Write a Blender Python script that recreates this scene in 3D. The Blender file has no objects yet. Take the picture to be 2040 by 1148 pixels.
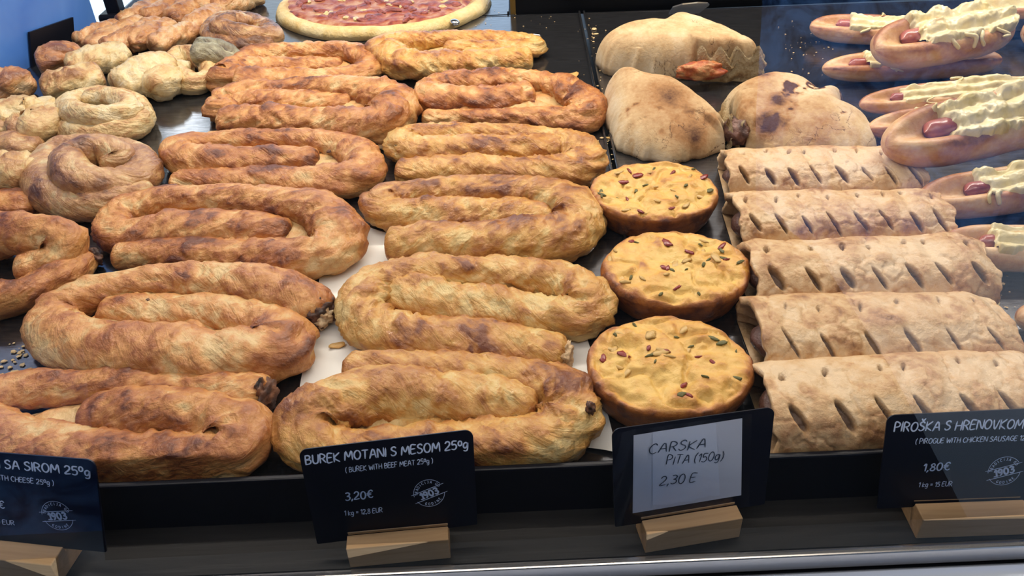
import bpy, math, random
import numpy as np
from mathutils import Vector, Matrix

S = bpy.context.scene
COL = S.collection
R = math.radians
# ------------------------------------------------------------------ camera
F_PX, W_PX, H_PX = 1700.0, 2040.0, 1148.0
CAM = np.array([0.0, 0.0, 0.38])
PITCH, YAW, ROLL = R(36.6), R(1.1), R(2.3)
fw = np.array([-math.sin(YAW)*math.cos(PITCH), math.cos(YAW)*math.cos(PITCH), -math.sin(PITCH)])
rt0 = np.cross(fw, [0, 0, 1.0]); rt0 /= np.linalg.norm(rt0)
up0 = np.cross(rt0, fw)
RT = rt0*math.cos(ROLL) - up0*math.sin(ROLL)
UP = rt0*math.sin(ROLL) + up0*math.cos(ROLL)
cd = bpy.data.cameras.new('camera'); cam = bpy.data.objects.new('camera', cd); COL.objects.link(cam)
cd.sensor_width = 36.0; cd.lens = F_PX/W_PX*36.0; cd.clip_start = 0.01; cd.clip_end = 200
cam.matrix_world = Matrix(((RT[0], UP[0], -fw[0], CAM[0]), (RT[1], UP[1], -fw[1], CAM[1]), (RT[2], UP[2], -fw[2], CAM[2]), (0, 0, 0, 1)))
S.camera = cam

# ------------------------------------------------------------------ world, lamps, exposure
world = bpy.data.worlds.new('sky'); S.world = world; world.use_nodes = True
bg = world.node_tree.nodes['Background']
bg.inputs['Color'].default_value = (0.55, 0.75, 1.0, 1); bg.inputs['Strength'].default_value = 2.6
S.view_settings.view_transform = 'Standard'; S.view_settings.look = 'None'
S.view_settings.exposure = -0.15; S.view_settings.gamma = 1.0; S.view_settings.use_curve_mapping = False

def strip_lamp(name, loc, sx, sy, energy, color, rx=0.0, ry=0.0):
    l = bpy.data.lights.new(name, 'AREA'); l.shape = 'RECTANGLE'; l.size = sx; l.size_y = sy
    l.energy = energy; l.color = color
    o = bpy.data.objects.new(name, l); COL.objects.link(o); o.location = loc; o.rotation_euler = (rx, ry, 0)
    return o
strip_lamp('led_strip_front', (0.05, 0.50, 0.56), 1.9, 0.03, 3.5, (1.0, 0.91, 0.80), R(10))
strip_lamp('led_strip_back', (0.05, 0.98, 0.56), 1.9, 0.03, 16.5, (1.0, 0.91, 0.80), R(-8))

strip_lamp('added_cool_fill', (0.2, -1.3, 2.45), 2.4, .12, 38.0, (0.74, 0.85, 1.0), R(-32))   # cool fill light added overhead to brighten the price cards
strip_lamp('added_warm_fill', (0.15, -0.30, 2.40), 1.6, .06, 19.0, (1.0, .86, .68), R(-14))   # warm fill light added overhead to brighten the card holders
# ------------------------------------------------------------------ helpers
def ray(px, py):
    d = fw*F_PX + RT*(px - W_PX/2) - UP*(py - H_PX/2)
    return d/np.linalg.norm(d)
def P(px, py, z=0.0):
    d = ray(px, py); t = (z - CAM[2])/d[2]
    return CAM + d*t
def pxm(px, py, z=0.0):            # pixels per metre at that spot
    return F_PX/float(np.dot(P(px, py, z) - CAM, fw))
def smooth(a, b, x):
    t = np.clip((x - a)/(b - a), 0, 1); return t*t*(3 - 2*t)
def _h(i, j, k, seed):
    n = (i.astype(np.int64)*374761393 + j.astype(np.int64)*668265263 + k.astype(np.int64)*2147483647 + seed*974634421)
    n = (n ^ (n >> 13)) & 0xffffffff
    n = (n*1274126177) & 0xffffffff
    n = (n ^ (n >> 16)) & 0xffffffff
    n = (n*2246822519) & 0xffffffff
    n = n ^ (n >> 15)
    return (n & 0xffff)/65535.0
def vn(p, seed=0):                 # value noise -1..1
    p = np.asarray(p, float); i = np.floor(p); f = p - i; u = f*f*f*(f*(f*6 - 15) + 10)
    i = i.astype(np.int64); x, y, z = i[..., 0], i[..., 1], i[..., 2]
    ux, uy, uz = u[..., 0], u[..., 1], u[..., 2]
    def l(a, b, t): return a + (b - a)*t
    c = [[[_h(x+a, y+b, z+c_, seed) for c_ in (0, 1)] for b in (0, 1)] for a in (0, 1)]
    r = l(l(l(c[0][0][0], c[1][0][0], ux), l(c[0][1][0], c[1][1][0], ux), uy),
          l(l(c[0][0][1], c[1][0][1], ux), l(c[0][1][1], c[1][1][1], ux), uy), uz)
    return r*2 - 1
def fbm(p, seed=0, o=4, g=.5):
    p = np.asarray(p, float); a = 1.0; s = 0.0; t = 0.0
    for k in range(o):
        s = s + a*vn(p*(2.03**k) + k*17.3, seed + k*7); t += a; a *= g
    return s/t
def v3(a, b, c):
    a, b, c = np.broadcast_arrays(a, b, c); return np.stack([a, b, c], -1)

ORG = {}
def mk(name, V, faces, mat, parent=None, attrs=None, uv=None, smooth_=True, origin=None, mats=None, midx=None):
    V = np.asarray(V, float).reshape(-1, 3)
    if parent is not None: org = ORG[parent.name]
    elif origin is not None: org = np.array(origin, float)
    else:
        org = V.mean(0); org[2] = V[:, 2].min()
    me = bpy.data.meshes.new(name)
    me.from_pydata((V - org).tolist(), [], [tuple(int(i) for i in f) for f in faces])
    if smooth_: me.polygons.foreach_set('use_smooth', [True]*len(me.polygons))
    for k, a in (attrs or {}).items():
        at = me.attributes.new(k, 'FLOAT', 'POINT'); at.data.foreach_set('value', np.asarray(a, np.float32).ravel())
    if uv is not None:
        ul = me.uv_layers.new(name='UVMap'); li = np.zeros(len(me.loops), np.int32); me.loops.foreach_get('vertex_index', li)
        ul.data.foreach_set('uv', np.asarray(uv, np.float32).reshape(-1, 2)[li].ravel())
    for m in (mats or [mat]): me.materials.append(m)
    if midx is not None: me.polygons.foreach_set('material_index', midx)
    me.update()
    o = bpy.data.objects.new(name, me); COL.objects.link(o)
    if parent is None: o.location = org
    else: o.parent = parent
    ORG[o.name] = org
    return o
def tag(o, label, cat=None, group=None, kind=None):
    if label: o['label'] = label
    if cat: o['category'] = cat
    if group: o['group'] = group
    if kind: o['kind'] = kind
    return o
def struct(o, label=None):
    o['kind'] = 'structure'
    if label: o['label'] = label; 
    return o
def empty(name, loc, label, cat, group=None):
    o = bpy.data.objects.new(name, None); COL.objects.link(o); o.location = loc; o.empty_display_size = .02
    ORG[o.name] = np.array(loc, float)
    return tag(o, label, cat, group)
def gridfaces(n, m, wrap=True):
    f = []; mm = m if wrap else m - 1
    for i in range(n - 1):
        for j in range(mm):
            a = i*m + j; b = i*m + (j + 1) % m
            f.append((a, b, b + m, a + m))
    return f
def boxmesh(lo, hi, bev=0.0):
    lo = np.array(lo, float); hi = np.array(hi, float)
    V = np.array([[x, y, z] for x in (0, 1) for y in (0, 1) for z in (0, 1)], float)
    return lo + V*(hi - lo), [(0, 1, 3, 2), (4, 6, 7, 5), (0, 4, 5, 1), (2, 3, 7, 6), (0, 2, 6, 4), (1, 5, 7, 3)]
def bevel(o, w, seg=2):
    b = o.modifiers.new('bevel', 'BEVEL'); b.width = w; b.segments = seg; b.limit_method = 'ANGLE'
    return o
def box(name, lo, hi, mat, parent=None, bev=0.0):
    V, f = boxmesh(lo, hi); o = mk(name, V, f, mat, parent, smooth_=False)
    if bev: bevel(o, bev)
    return o
def crom(pts, n):                  # Catmull-Rom resample of (k,d) points to n uniform samples
    pts = np.asarray(pts, float); q = np.vstack([2*pts[0] - pts[1], pts, 2*pts[-1] - pts[-2]])
    out = []
    for i in range(len(pts) - 1):
        a, b, c, d = q[i:i+4]; t = np.linspace(0, 1, 24, endpoint=False)[:, None]
        out.append(.5*((2*b) + (c - a)*t + (2*a - 5*b + 4*c - d)*t**2 + (3*b - a - 3*c + d)*t**3))
    out = np.vstack(out + [pts[-1:]])
    L = np.concatenate([[0], np.cumsum(np.linalg.norm(np.diff(out[:, :3], axis=0), axis=1))])
    s = np.linspace(0, L[-1], n)
    return np.stack([np.interp(s, L, out[:, k]) for k in range(out.shape[1])], 1), s

# ------------------------------------------------------------------ materials
def newmat(name):
    m = bpy.data.materials.new(name); m.use_nodes = True
    nt = m.node_tree; b = nt.nodes['Principled BSDF']
    return m, nt, b
def nd(nt, typ, **kw):
    n = nt.nodes.new(typ)
    for k, v in kw.items(): setattr(n, k, v)
    return n
def ramp(nt, fac, stops):
    r = nd(nt, 'ShaderNodeValToRGB'); e = r.color_ramp.elements
    while len(e) < len(stops): e.new(.5)
    for el, (p, c) in zip(e, stops): el.position = p; el.color = (*c, 1)
    nt.links.new(fac, r.inputs[0]); return r
def simple(name, col, rough=.5, metal=0.0, spec=.5):
    m, nt, b = newmat(name)
    b.inputs['Base Color'].default_value = (*col, 1); b.inputs['Roughness'].default_value = rough
    b.inputs['Metallic'].default_value = metal; b.inputs['Specular IOR Level'].default_value = spec
    return m
def noise_node(nt, vec, scale, detail=4, rough=.55, dist=0.0):
    n = nd(nt, 'ShaderNodeTexNoise'); n.inputs['Scale'].default_value = scale; n.inputs['Detail'].default_value = detail
    n.inputs['Roughness'].default_value = rough; n.inputs['Distortion'].default_value = dist
    nt.links.new(vec, n.inputs['Vector']); return n.outputs['Fac']
def math_(nt, op, a, b):
    n = nd(nt, 'ShaderNodeMath', operation=op)
    for i, v in enumerate((a, b)):
        if isinstance(v, (int, float)): n.inputs[i].default_value = v
        else: nt.links.new(v, n.inputs[i])
    return n.outputs[0]
def crust_mat(name, stops, rough=.42, fine=220.0, bump=.8, amt=.42, streak=.62, spec=.5, bdist=.0022, speck=None, attr2=None, coat=0.0, cracks=False):
    """baked crust: ramp over the attribute 'tone' (how far each spot has browned) plus fine mottling"""
    m, nt, b = newmat(name)
    tc = nd(nt, 'ShaderNodeTexCoord'); obv = tc.outputs['Object']
    at = nd(nt, 'ShaderNodeAttribute', attribute_name='tone')
    n1 = noise_node(nt, obv, fine, 5, .6)
    n0 = noise_node(nt, obv, fine*.22, 4, .6, .6)
    f = math_(nt, 'ADD', at.outputs['Fac'], math_(nt, 'MULTIPLY', math_(nt, 'SUBTRACT', n1, .5), amt))
    f = math_(nt, 'ADD', f, math_(nt, 'MULTIPLY', math_(nt, 'SUBTRACT', n0, .5), amt*1.3))
    h = n1
    if streak:
        uv = nd(nt, 'ShaderNodeUVMap'); mp = nd(nt, 'ShaderNodeMapping'); nt.links.new(uv.outputs[0], mp.inputs[0])
        mp.inputs['Scale'].default_value = (60.0, 6.0, 1.0); mp.inputs['Rotation'].default_value = (0, 0, R(3))
        n2 = noise_node(nt, mp.outputs[0], 1.6, 4, .52, 1.6)
        f = math_(nt, 'ADD', f, math_(nt, 'MULTIPLY', math_(nt, 'SUBTRACT', n2, .5), streak))
        h = math_(nt, 'ADD', math_(nt, 'ADD', math_(nt, 'MULTIPLY', n2, .9), math_(nt, 'MULTIPLY', n1, .7)), math_(nt, 'MULTIPLY', noise_node(nt, obv, fine*.5, 3, .5, .4), .9))
    r = ramp(nt, f, stops); col = r.outputs[0]
    if attr2:
        a2 = nd(nt, 'ShaderNodeAttribute', attribute_name=attr2[0]); mx = nd(nt, 'ShaderNodeMix', data_type='RGBA')
        nt.links.new(a2.outputs['Fac'], mx.inputs['Factor']); nt.links.new(col, mx.inputs['A']); mx.inputs['B'].default_value = (*attr2[1], 1)
        col = mx.outputs['Result']
    if cracks:
        c1 = noise_node(nt, obv, 16, 7, .62, .5); c2 = noise_node(nt, obv, 12, 2, .5)
        ln = math_(nt, 'ABSOLUTE', math_(nt, 'SUBTRACT', c1, .5), 0); k_ = nd(nt, 'ShaderNodeMapRange'); nt.links.new(ln, k_.inputs[0])
        k_.inputs[1].default_value = .0005; k_.inputs[2].default_value = .0065; k_.inputs[3].default_value = 1; k_.inputs[4].default_value = 0
        m_ = nd(nt, 'ShaderNodeMapRange'); nt.links.new(c2, m_.inputs[0]); m_.inputs[1].default_value = .50; m_.inputs[2].default_value = .58
        ck = math_(nt, 'MULTIPLY', k_.outputs[0], m_.outputs[0]); mx = nd(nt, 'ShaderNodeMix', data_type='RGBA')
        nt.links.new(ck, mx.inputs['Factor']); nt.links.new(col, mx.inputs['A']); mx.inputs['B'].default_value = (.13, .06, .028, 1); col = mx.outputs['Result']
        h = math_(nt, 'SUBTRACT', h, math_(nt, 'MULTIPLY', ck, 1.5))
    nt.links.new(col, b.inputs['Base Color'])
    b.inputs['Specular IOR Level'].default_value = spec
    rr = math_(nt, 'ADD', rough - .12, math_(nt, 'MULTIPLY', n0, .28)); nt.links.new(rr, b.inputs['Roughness'])
    bp = nd(nt, 'ShaderNodeBump'); bp.inputs['Strength'].default_value = bump; bp.inputs['Distance'].default_value = bdist
    nt.links.new(h, bp.inputs['Height']); nt.links.new(bp.outputs[0], b.inputs['Normal'])
    b.inputs['Subsurface Weight'].default_value = 0.0
    nt.links.new(bp.outputs[0], b.inputs['Coat Normal'])
    if coat: b.inputs['Coat Weight'].default_value = coat; b.inputs['Coat Roughness'].default_value = .15
    return m
def stops(pale, gold, brown, dark, p=(.12, .42, .72, 1.0)):
    return list(zip(p, (pale, gold, brown, dark)))
PALE = (.66, .50, .27); GOLD = (.60, .34, .125); BRN = (.38, .155, .05); DRK = (.13, .04, .015)
M_BEEF = crust_mat('beef_burek_crust', stops((.66, .47, .19), (.60, .315, .078), (.42, .165, .034), (.17, .045, .010)), rough=.45, coat=.3, spec=.35)
M_CHEESE = crust_mat('cheese_burek_crust', stops((.66, .45, .20), (.58, .27, .080), (.38, .130, .034), (.13, .034, .010)), rough=.46, coat=.22, streak=.38, spec=.35)
M_SNAIL = crust_mat('snail_crust', stops((.60, .47, .24), (.52, .29, .115), (.34, .15, .055), (.13, .05, .02)), rough=.38, coat=.2)
M_PALE = crust_mat('pale_roll_crust', stops((.70, .57, .33), (.66, .47, .21), (.48, .25, .09), (.25, .10, .03)), rough=.42, coat=.15)
M_STICK = crust_mat('stick_crust', stops((.68, .47, .25), (.60, .31, .12), (.42, .17, .055), (.2, .07, .03)), rough=.36, coat=.25)
M_GREY = crust_mat('grey_green_roll_crust', stops((.42, .38, .24), (.26, .23, .14), (.16, .12, .07), (.07, .05, .03)), rough=.40)
M_CHAR = crust_mat('charred_pastry', stops((.22, .09, .04), (.09, .035, .018), (.03, .013, .009), (.012, .008, .006)), rough=.6, streak=False, bump=.6)
M_FILL = crust_mat('cheese_filling', stops((.72, .56, .35), (.62, .42, .22), (.4, .22, .1), (.2, .1, .05)), rough=.5, streak=False)
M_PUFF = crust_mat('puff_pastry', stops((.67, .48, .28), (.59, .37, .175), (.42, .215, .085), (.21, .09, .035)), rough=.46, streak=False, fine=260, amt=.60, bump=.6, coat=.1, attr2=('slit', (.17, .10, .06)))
M_PITA = crust_mat('flat_bread_crust', stops((.68, .55, .36), (.56, .385, .20), (.36, .18, .07), (.08, .03, .015)), rough=.7, streak=False, fine=330, amt=.30, bump=.3, spec=.25, cracks=True)
M_CRUMB = crust_mat('bread_crumb', stops((.52, .40, .23), (.34, .22, .10), (.17, .085, .035), (.08, .04, .02)), rough=.85, streak=False, fine=500, amt=.7, bump=.9, bdist=.003, spec=.2)
M_FILLRED = crust_mat('tomato_filling', stops((.50, .24, .09), (.42, .10, .02), (.28, .04, .01), (.10, .02, .01)), rough=.4, streak=False, fine=300, amt=.7, bump=.8, bdist=.002)
M_CARSKA = crust_mat('egg_muffin_crust', stops((.72, .45, .11), (.64, .325, .055), (.38, .125, .022), (.12, .035, .012), (.1, .42, .72, 1.0)), rough=.45, streak=False, fine=300, amt=.30, bump=.4, coat=.1)
M_BUN = crust_mat('soft_bun_crust', stops((.66, .46, .26), (.56, .31, .135), (.38, .155, .06), (.12, .04, .02)), rough=.44, streak=False, fine=200, amt=.42, bump=.3)
M_MELT = crust_mat('melted_cheese', stops((.70, .60, .34), (.66, .53, .24), (.58, .36, .14), (.36, .17, .06)), rough=.32, streak=False, fine=160, amt=.3, bump=.35, coat=.2)
M_SAUS = crust_mat('sausage_skin', stops((.40, .13, .09), (.30, .075, .055), (.20, .045, .035), (.09, .02, .015)), rough=.28, streak=False, fine=150, amt=.35, bump=.1, coat=.3)
M_DSAUS = crust_mat('dark_sausage', stops((.20, .09, .06), (.12, .05, .03), (.07, .03, .02), (.03, .015, .01)), rough=.4, streak=False, fine=200)
M_PEP = simple('red_pepper', (.22, .018, .015), .3)
M_HERB = simple('green_herb', (.11, .10, .02), .5)
M_ONION = simple('onion_bit', (.55, .34, .10), .4)
M_HAM = crust_mat('ham', stops((.42, .13, .10), (.30, .07, .05), (.20, .04, .03), (.09, .02, .015)), rough=.4, streak=False, fine=200)
M_SAUCE = crust_mat('tomato_sauce', stops((.55, .30, .16), (.42, .14, .06), (.30, .05, .025), (.12, .02, .012)), rough=.4, streak=False, fine=160, amt=.9, bump=.6)
M_DOUGH = crust_mat('pizza_dough', stops((.80, .64, .33), (.74, .52, .20), (.52, .28, .08), (.25, .1, .03)), rough=.5, streak=False)

def tray_mat():
    m, nt, b = newmat('dark_tray_metal')
    tc = nd(nt, 'ShaderNodeTexCoord'); mp = nd(nt, 'ShaderNodeMapping'); nt.links.new(tc.outputs['Object'], mp.inputs[0])
    mp.inputs['Scale'].default_value = (1, 6, 1)
    n = noise_node(nt, mp.outputs[0], 60, 5, .6); n2 = noise_node(nt, tc.outputs['Object'], 9, 3, .5)
    r = ramp(nt, n, [(.3, (.10, .10, .108)), (.7, (.18, .18, .19))]); nt.links.new(r.outputs[0], b.inputs['Base Color'])
    b.inputs['Metallic'].default_value = .9
    nt.links.new(math_(nt, 'ADD', .08, math_(nt, 'MULTIPLY', n2, .18)), b.inputs['Roughness'])
    bp = nd(nt, 'ShaderNodeBump'); bp.inputs['Strength'].default_value = .08; bp.inputs['Distance'].default_value = .001
    nt.links.new(n, bp.inputs['Height']); nt.links.new(bp.outputs[0], b.inputs['Normal'])
    return m
M_TRAY = tray_mat()
M_BLACK = simple('black_coated_metal', (.003, .003, .007), .4, 0, .25)
M_BLKW = simple('black_back_panel', (.004, .004, .005), .3, 0, .2)
M_STEEL = simple('stainless_steel', (.62, .62, .64), .22, 1.0)
M_PAPER = simple('baking_paper', (.80, .78, .72), .6)
def wood_mat(name, a, bcol, scale, rough, axis=(4, 60, 60)):
    m, nt, b = newmat(name)
    tc = nd(nt, 'ShaderNodeTexCoord'); mp = nd(nt, 'ShaderNodeMapping'); nt.links.new(tc.outputs['Object'], mp.inputs[0])
    mp.inputs['Scale'].default_value = axis
    n = noise_node(nt, mp.outputs[0], scale, 6, .65, .8)
    r = ramp(nt, n, [(.3, a), (.7, bcol)]); nt.links.new(r.outputs[0], b.inputs['Base Color'])
    b.inputs['Roughness'].default_value = rough
    bp = nd(nt, 'ShaderNodeBump'); bp.inputs['Strength'].default_value = .15; bp.inputs['Distance'].default_value = .0008
    nt.links.new(n, bp.inputs['Height']); nt.links.new(bp.outputs[0], b.inputs['Normal'])
    return m
M_SHELF = wood_mat('dark_wood_laminate', (.008, .007, .007), (.024, .021, .019), 3.0, .42)
M_BLOCK = wood_mat('beech_block', (.56, .32, .14), (.74, .47, .235), 1.0, .5, (12, 130, 160))

# ------------------------------------------------------------------ pastry builders
def tube(name, pts, mat, seed=1, m=44, step=.002, pleat=.05, bump=.10, twist=2.0, tone0=.42, tonev=.60, saw=.05, wr=1.05, hr=1.0,
         parent=None, pitch=.013, zlift=0.0, endr=.8, ymin=.3285, fill=0.0):
    """rolled dough: pts are (px, py, r_px[, z_offset_in_r]) along the middle of the strand"""
    W = []
    for q in pts:
        px, py, rp = q[:3]; zo = q[3] if len(q) > 3 else 0.0
        r = rp/pxm(px, py, .015)
        z = r*.92*hr + zo*r + zlift
        r = rp/pxm(px, py, z)
        w = P(px, py, z); W.append((*w, r))
    W = np.array(W)
    L = np.sum(np.linalg.norm(np.diff(W[:, :3], axis=0), axis=1))
    n = int(max(24, L/step))
    C, s = crom(W, n)
    for _ in range(2):   # soften
        C[1:-1] = .25*C[:-2] + .5*C[1:-1] + .25*C[2:]
    c, r = C[:, :3], C[:, 3]
    T = np.gradient(c, axis=0); T /= np.linalg.norm(T, axis=1)[:, None]
    Sd = np.cross(T, [0, 0, 1.0]); Sd /= np.linalg.norm(Sd, axis=1)[:, None]
    U = np.cross(Sd, T)
    th = np.linspace(-.5*math.pi, 1.5*math.pi, m, endpoint=False)
    ct, st = np.cos(th)[None], np.sin(th)[None]
    ss = s[:, None]
    # end rounding
    L = s[-1]; r0 = r[0]*endr; r1 = r[-1]*endr
    fall = np.ones(n)
    a = np.clip(s/r0, 0, 1); fall *= np.sqrt(np.clip(1 - (1 - a)**2.4, 0, 1))
    a = np.clip((L - s)/r1, 0, 1); fall *= np.sqrt(np.clip(1 - (1 - a)**2.4, 0, 1))
    thn = np.stack([np.cos(th), np.sin(th)], -1)
    nz = lambda fs, ft, k, o=3: fbm(v3(ss*fs, thn[None, :, 0]*ft + 9.1*k, thn[None, :, 1]*ft + seed*3.7), seed + k, o)
    warp = nz(22, .9, 1, 3)
    ph = 2*math.pi*ss/pitch + twist*th[None] + 5.0*warp
    ridge = np.abs(np.sin(ph*.5))**.7
    mod = smooth(-.35, .4, nz(30, .8, 2, 2))
    ph2 = 2*math.pi*ss/(pitch*.38) + twist*1.7*th[None] + 7*nz(40, 1.2, 3, 2)
    ridge2 = np.abs(np.sin(ph2*.5)); mod2 = smooth(-.1, .6, nz(34, 1.1, 4, 2))
    sw = (ss/.062 + th[None]/(2*math.pi)*1.0 + .35*warp) % 1.0
    sawd = np.where(sw < .93, sw/.93, (1 - sw)/.07) - .5
    tw = 1.0 if seed % 2 else -1.0
    fa = ss*115 + tw*1.5*th[None] + 2.2*warp; fb = th[None]*1.05 + ss*14
    fn = fbm(v3(fa, fb, seed*1.7 + 0*fa), seed + 21, 2); fold = 1 - 2.6*np.abs(fn)
    lump = nz(38, .8, 5, 3); blister = nz(120, 2.6, 6, 3)
    low = fbm(v3(s*16, s*0 + seed, s*0), seed + 11, 2)[:, None]
    crv = np.linalg.norm(np.gradient(T, s, axis=0), axis=1)[:, None]*r[:, None]
    pl = pleat*(1 + 1.2*np.clip(crv - .25, 0, 1))
    d = 1 + pl*2.6*(ridge - .65)*mod + pl*1.3*(ridge2 - .6)*mod2 + pl*2.0*(fold - .3) + saw*2.3*sawd + bump*1.7*lump + bump*.9*blister + .10*low
    rr = r[:, None]*d*fall[:, None]
    V = c[:, None] + (Sd[:, None]*ct[..., None]*wr + U[:, None]*st[..., None]*hr)*rr[..., None]
    floor_ = zlift + .0006
    if ymin: V[..., 1] = np.maximum(V[..., 1], ymin + .02*(V[..., 1] - ymin))
    zz = V[..., 2]; V[..., 2] = np.where(zz < floor_, floor_ + (zz - floor_)*.02, zz)
    V[..., 2] = np.maximum(V[..., 2], .0003 + zlift*0)
    tone = tone0 + tonev*(.62*nz(26, .75, 7, 3) + .30*nz(75, 1.6, 8, 3)) + .16*(ridge - .6)*mod + .10*st + .20*lump + .20*(fold - .2) + .06*sawd + .5*np.maximum(blister - .25, 0)
    pt = nz(42, 1.1, 31, 3); tone = tone + .17*smooth(.02, .24, pt) - .12*smooth(.06, .30, -pt) + .25*(1 - fall[:, None])
    uv = np.stack(np.broadcast_arrays(ss + tw*.013*th[None], (th[None] + .5*math.pi)/(2*math.pi) + ss*twist*1.2), -1)
    V2 = V.reshape(-1, 3); k = len(V2)
    V2 = np.vstack([V2, V[0].mean(0), V[-1].mean(0)])
    f = gridfaces(n, m)
    f += [(k, (j + 1) % m, j) for j in range(m)] + [(k + 1, (n - 1)*m + j, (n - 1)*m + (j + 1) % m) for j in range(m)]
    tn = np.concatenate([tone.ravel(), [tone[0].mean(), tone[-1].mean()]])
    uvs = np.vstack([uv.reshape(-1, 2), uv[0, 0], uv[-1, 0]])
    if fill:
        lo, hi = c[:, :2].min(0), c[:, :2].max(0); fc = (lo + hi)/2; fr = (hi - lo)/2*[.86, .80]; na, nr = 60, 16
        a = np.linspace(0, 2*math.pi, na, endpoint=False)[None]; q = np.linspace(1, 0, nr)[:, None]
        X, Y = fc[0] + fr[0]*np.cos(a)*q, fc[1] + fr[1]*np.sin(a)*q
        l = fbm(v3(X*70, Y*70, 0*X + seed), seed + 50, 3); Z = np.maximum(r.mean()*fill*np.sqrt(1 - q**4)*(1 + .35*l) , .0006)
        k = len(V2); V2 = np.vstack([V2, v3(X, Y, Z).reshape(-1, 3)]); f = f + [tuple(k + i for i in z) for z in gridfaces(nr, na)]
        tn = np.concatenate([tn, (.22 + .5*l).ravel()]); uvs = np.vstack([uvs, np.stack([X, Y*3], -1).reshape(-1, 2)])
    o = mk(name, V2, f, mat, parent, {'tone': tn}, uvs)
    ENDS[o.name] = ((c[0], r[0], -T[0]), (c[-1], r[-1], T[-1])); return o
ENDS = {}

def blob(name, center, rad, mat, parent=None, seed=1, nu=20, nv=14, amp=.2, freq=1.5, rot=0.0, tone0=.4, tonev=.4, floor=None, tilt=0.0):
    u = np.linspace(0, 2*math.pi, nu, endpoint=False)[None]; v = np.linspace(0.02, math.pi - .02, nv)[:, None]
    D = v3(np.sin(v)*np.cos(u), np.sin(v)*np.sin(u), np.cos(v)*np.ones_like(u))
    nn = fbm(D*freq + seed*5.1, seed, 3); Q = D*(1 + amp*nn)[..., None]*np.array(rad)
    c, s_ = math.cos(tilt), math.sin(tilt); Q = np.stack([Q[..., 0]*c - Q[..., 2]*s_, Q[..., 1], Q[..., 0]*s_ + Q[..., 2]*c], -1)
    c, s_ = math.cos(rot), math.sin(rot); Q = np.stack([Q[..., 0]*c - Q[..., 1]*s_, Q[..., 0]*s_ + Q[..., 1]*c, Q[..., 2]], -1)
    V = Q + np.array(center)
    if floor is not None: V[..., 2] = np.maximum(V[..., 2], floor)
    tone = tone0 + tonev*fbm(D*2.2 + seed, seed + 3, 3)
    f = gridfaces(nv, nu); f += [tuple(range(nu))[::-1], tuple(range((nv-1)*nu, nv*nu))]
    return mk(name, V, f, mat, parent, {'tone': tone})

def flake(name, px, py, z, size, mat, parent=None, seed=1, curl=.4, rot=0.0, tone0=.35, thick=.0004):
    """one loose curled flake of pastry"""
    rg = random.Random(seed); n = 9; ang = np.linspace(0, 2*math.pi, n, endpoint=False)
    rad = np.array([rg.uniform(.6, 1.1) for _ in range(n)])
    x = np.cos(ang)*rad*size; y = np.sin(ang)*rad*size*.6
    ring = np.stack([x, y, curl*(x*x)/size], -1); mid = ring*.5; mid[:, 2] = curl*(mid[:, 0]**2)/size
    V = np.vstack([ring, mid, [[0, 0, 0]]])
    c, s_ = math.cos(rot), math.sin(rot); V = np.stack([V[:, 0]*c - V[:, 1]*s_, V[:, 0]*s_ + V[:, 1]*c, V[:, 2]], -1)
    V = V + P(px, py, z); V2 = np.vstack([V, V + [0, 0, thick]]); k = len(V)
    f = [(i, (i+1) % n, n + (i+1) % n, n + i) for i in range(n)] + [(n + i, n + (i+1) % n, 2*n) for i in range(n)]
    g = [tuple(k + a for a in q)[::-1] for q in f]; side = [(i, k + i, k + (i+1) % n, (i+1) % n) for i in range(n)]
    return mk(name, V2, f + g + side, mat, parent, {'tone': np.full(2*k, tone0)})


def rotz(o, px, py, deg):          # turn a finished object about a vertical axis
    a = R(deg); x, y = o.location[0] - px, o.location[1] - py
    o.location[0] = px + x*math.cos(a) - y*math.sin(a); o.location[1] = py + x*math.sin(a) + y*math.cos(a); o.rotation_euler.z = a
    return o
# ------------------------------------------------------------------ the case
YF, YB, XD, ZS = .322, 1.114, .084, -.022
front = []
def fr(o): rotz(o, 0.0, YF, 1.4); return o
struct(box('floor', (-6, -9, -1.02), (6, 4, -1.0), simple('street_paving', (.30, .29, .28), .8)), 'grey street paving in front of the counter')
struct(box('trim_8', (-.50, 1.12, -1.0), (1.4, 1.9, -.030), simple('counter_carcass_back', (.02, .02, .022), .6)), 'dark counter body at the back')
struct(box('trim_1', (-1.4, .300, -1.0), (1.4, 1.12, -.030), simple('counter_carcass', (.02, .02, .022), .6)), 'dark counter body')
struct(fr(box('trim_2', (-1.4, .2885, -.029), (1.4, YF, ZS), M_SHELF)), 'dark wood-grain shelf in front of the trays')
struct(fr(box('trim_3', (-1.4, YF, -.029), (1.4, YF + .004, .0150), M_BLACK, bev=.0012)), 'black front rail of the trays')
struct(fr(box('trim_4', (-1.4, .2830, -.034), (1.4, .2880, -.0212), M_STEEL, bev=.001)), 'thin steel channel holding the glass')
_v = []
for x in np.linspace(-1.4, 1.4, 41):
    for y, z in ((.2828, -.036), (.277, -.030), (.266, -.029), (.260, -.033), (.257, -.042), (.256, -.12), (.2828, -.12)): _v.append((x, y, z))
struct(fr(mk('trim_5', _v, gridfaces(41, 7), simple('grey_metal_ledge', (.62, .66, .74), .35, .2))), 'grey metal ledge outside the glass')

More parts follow.
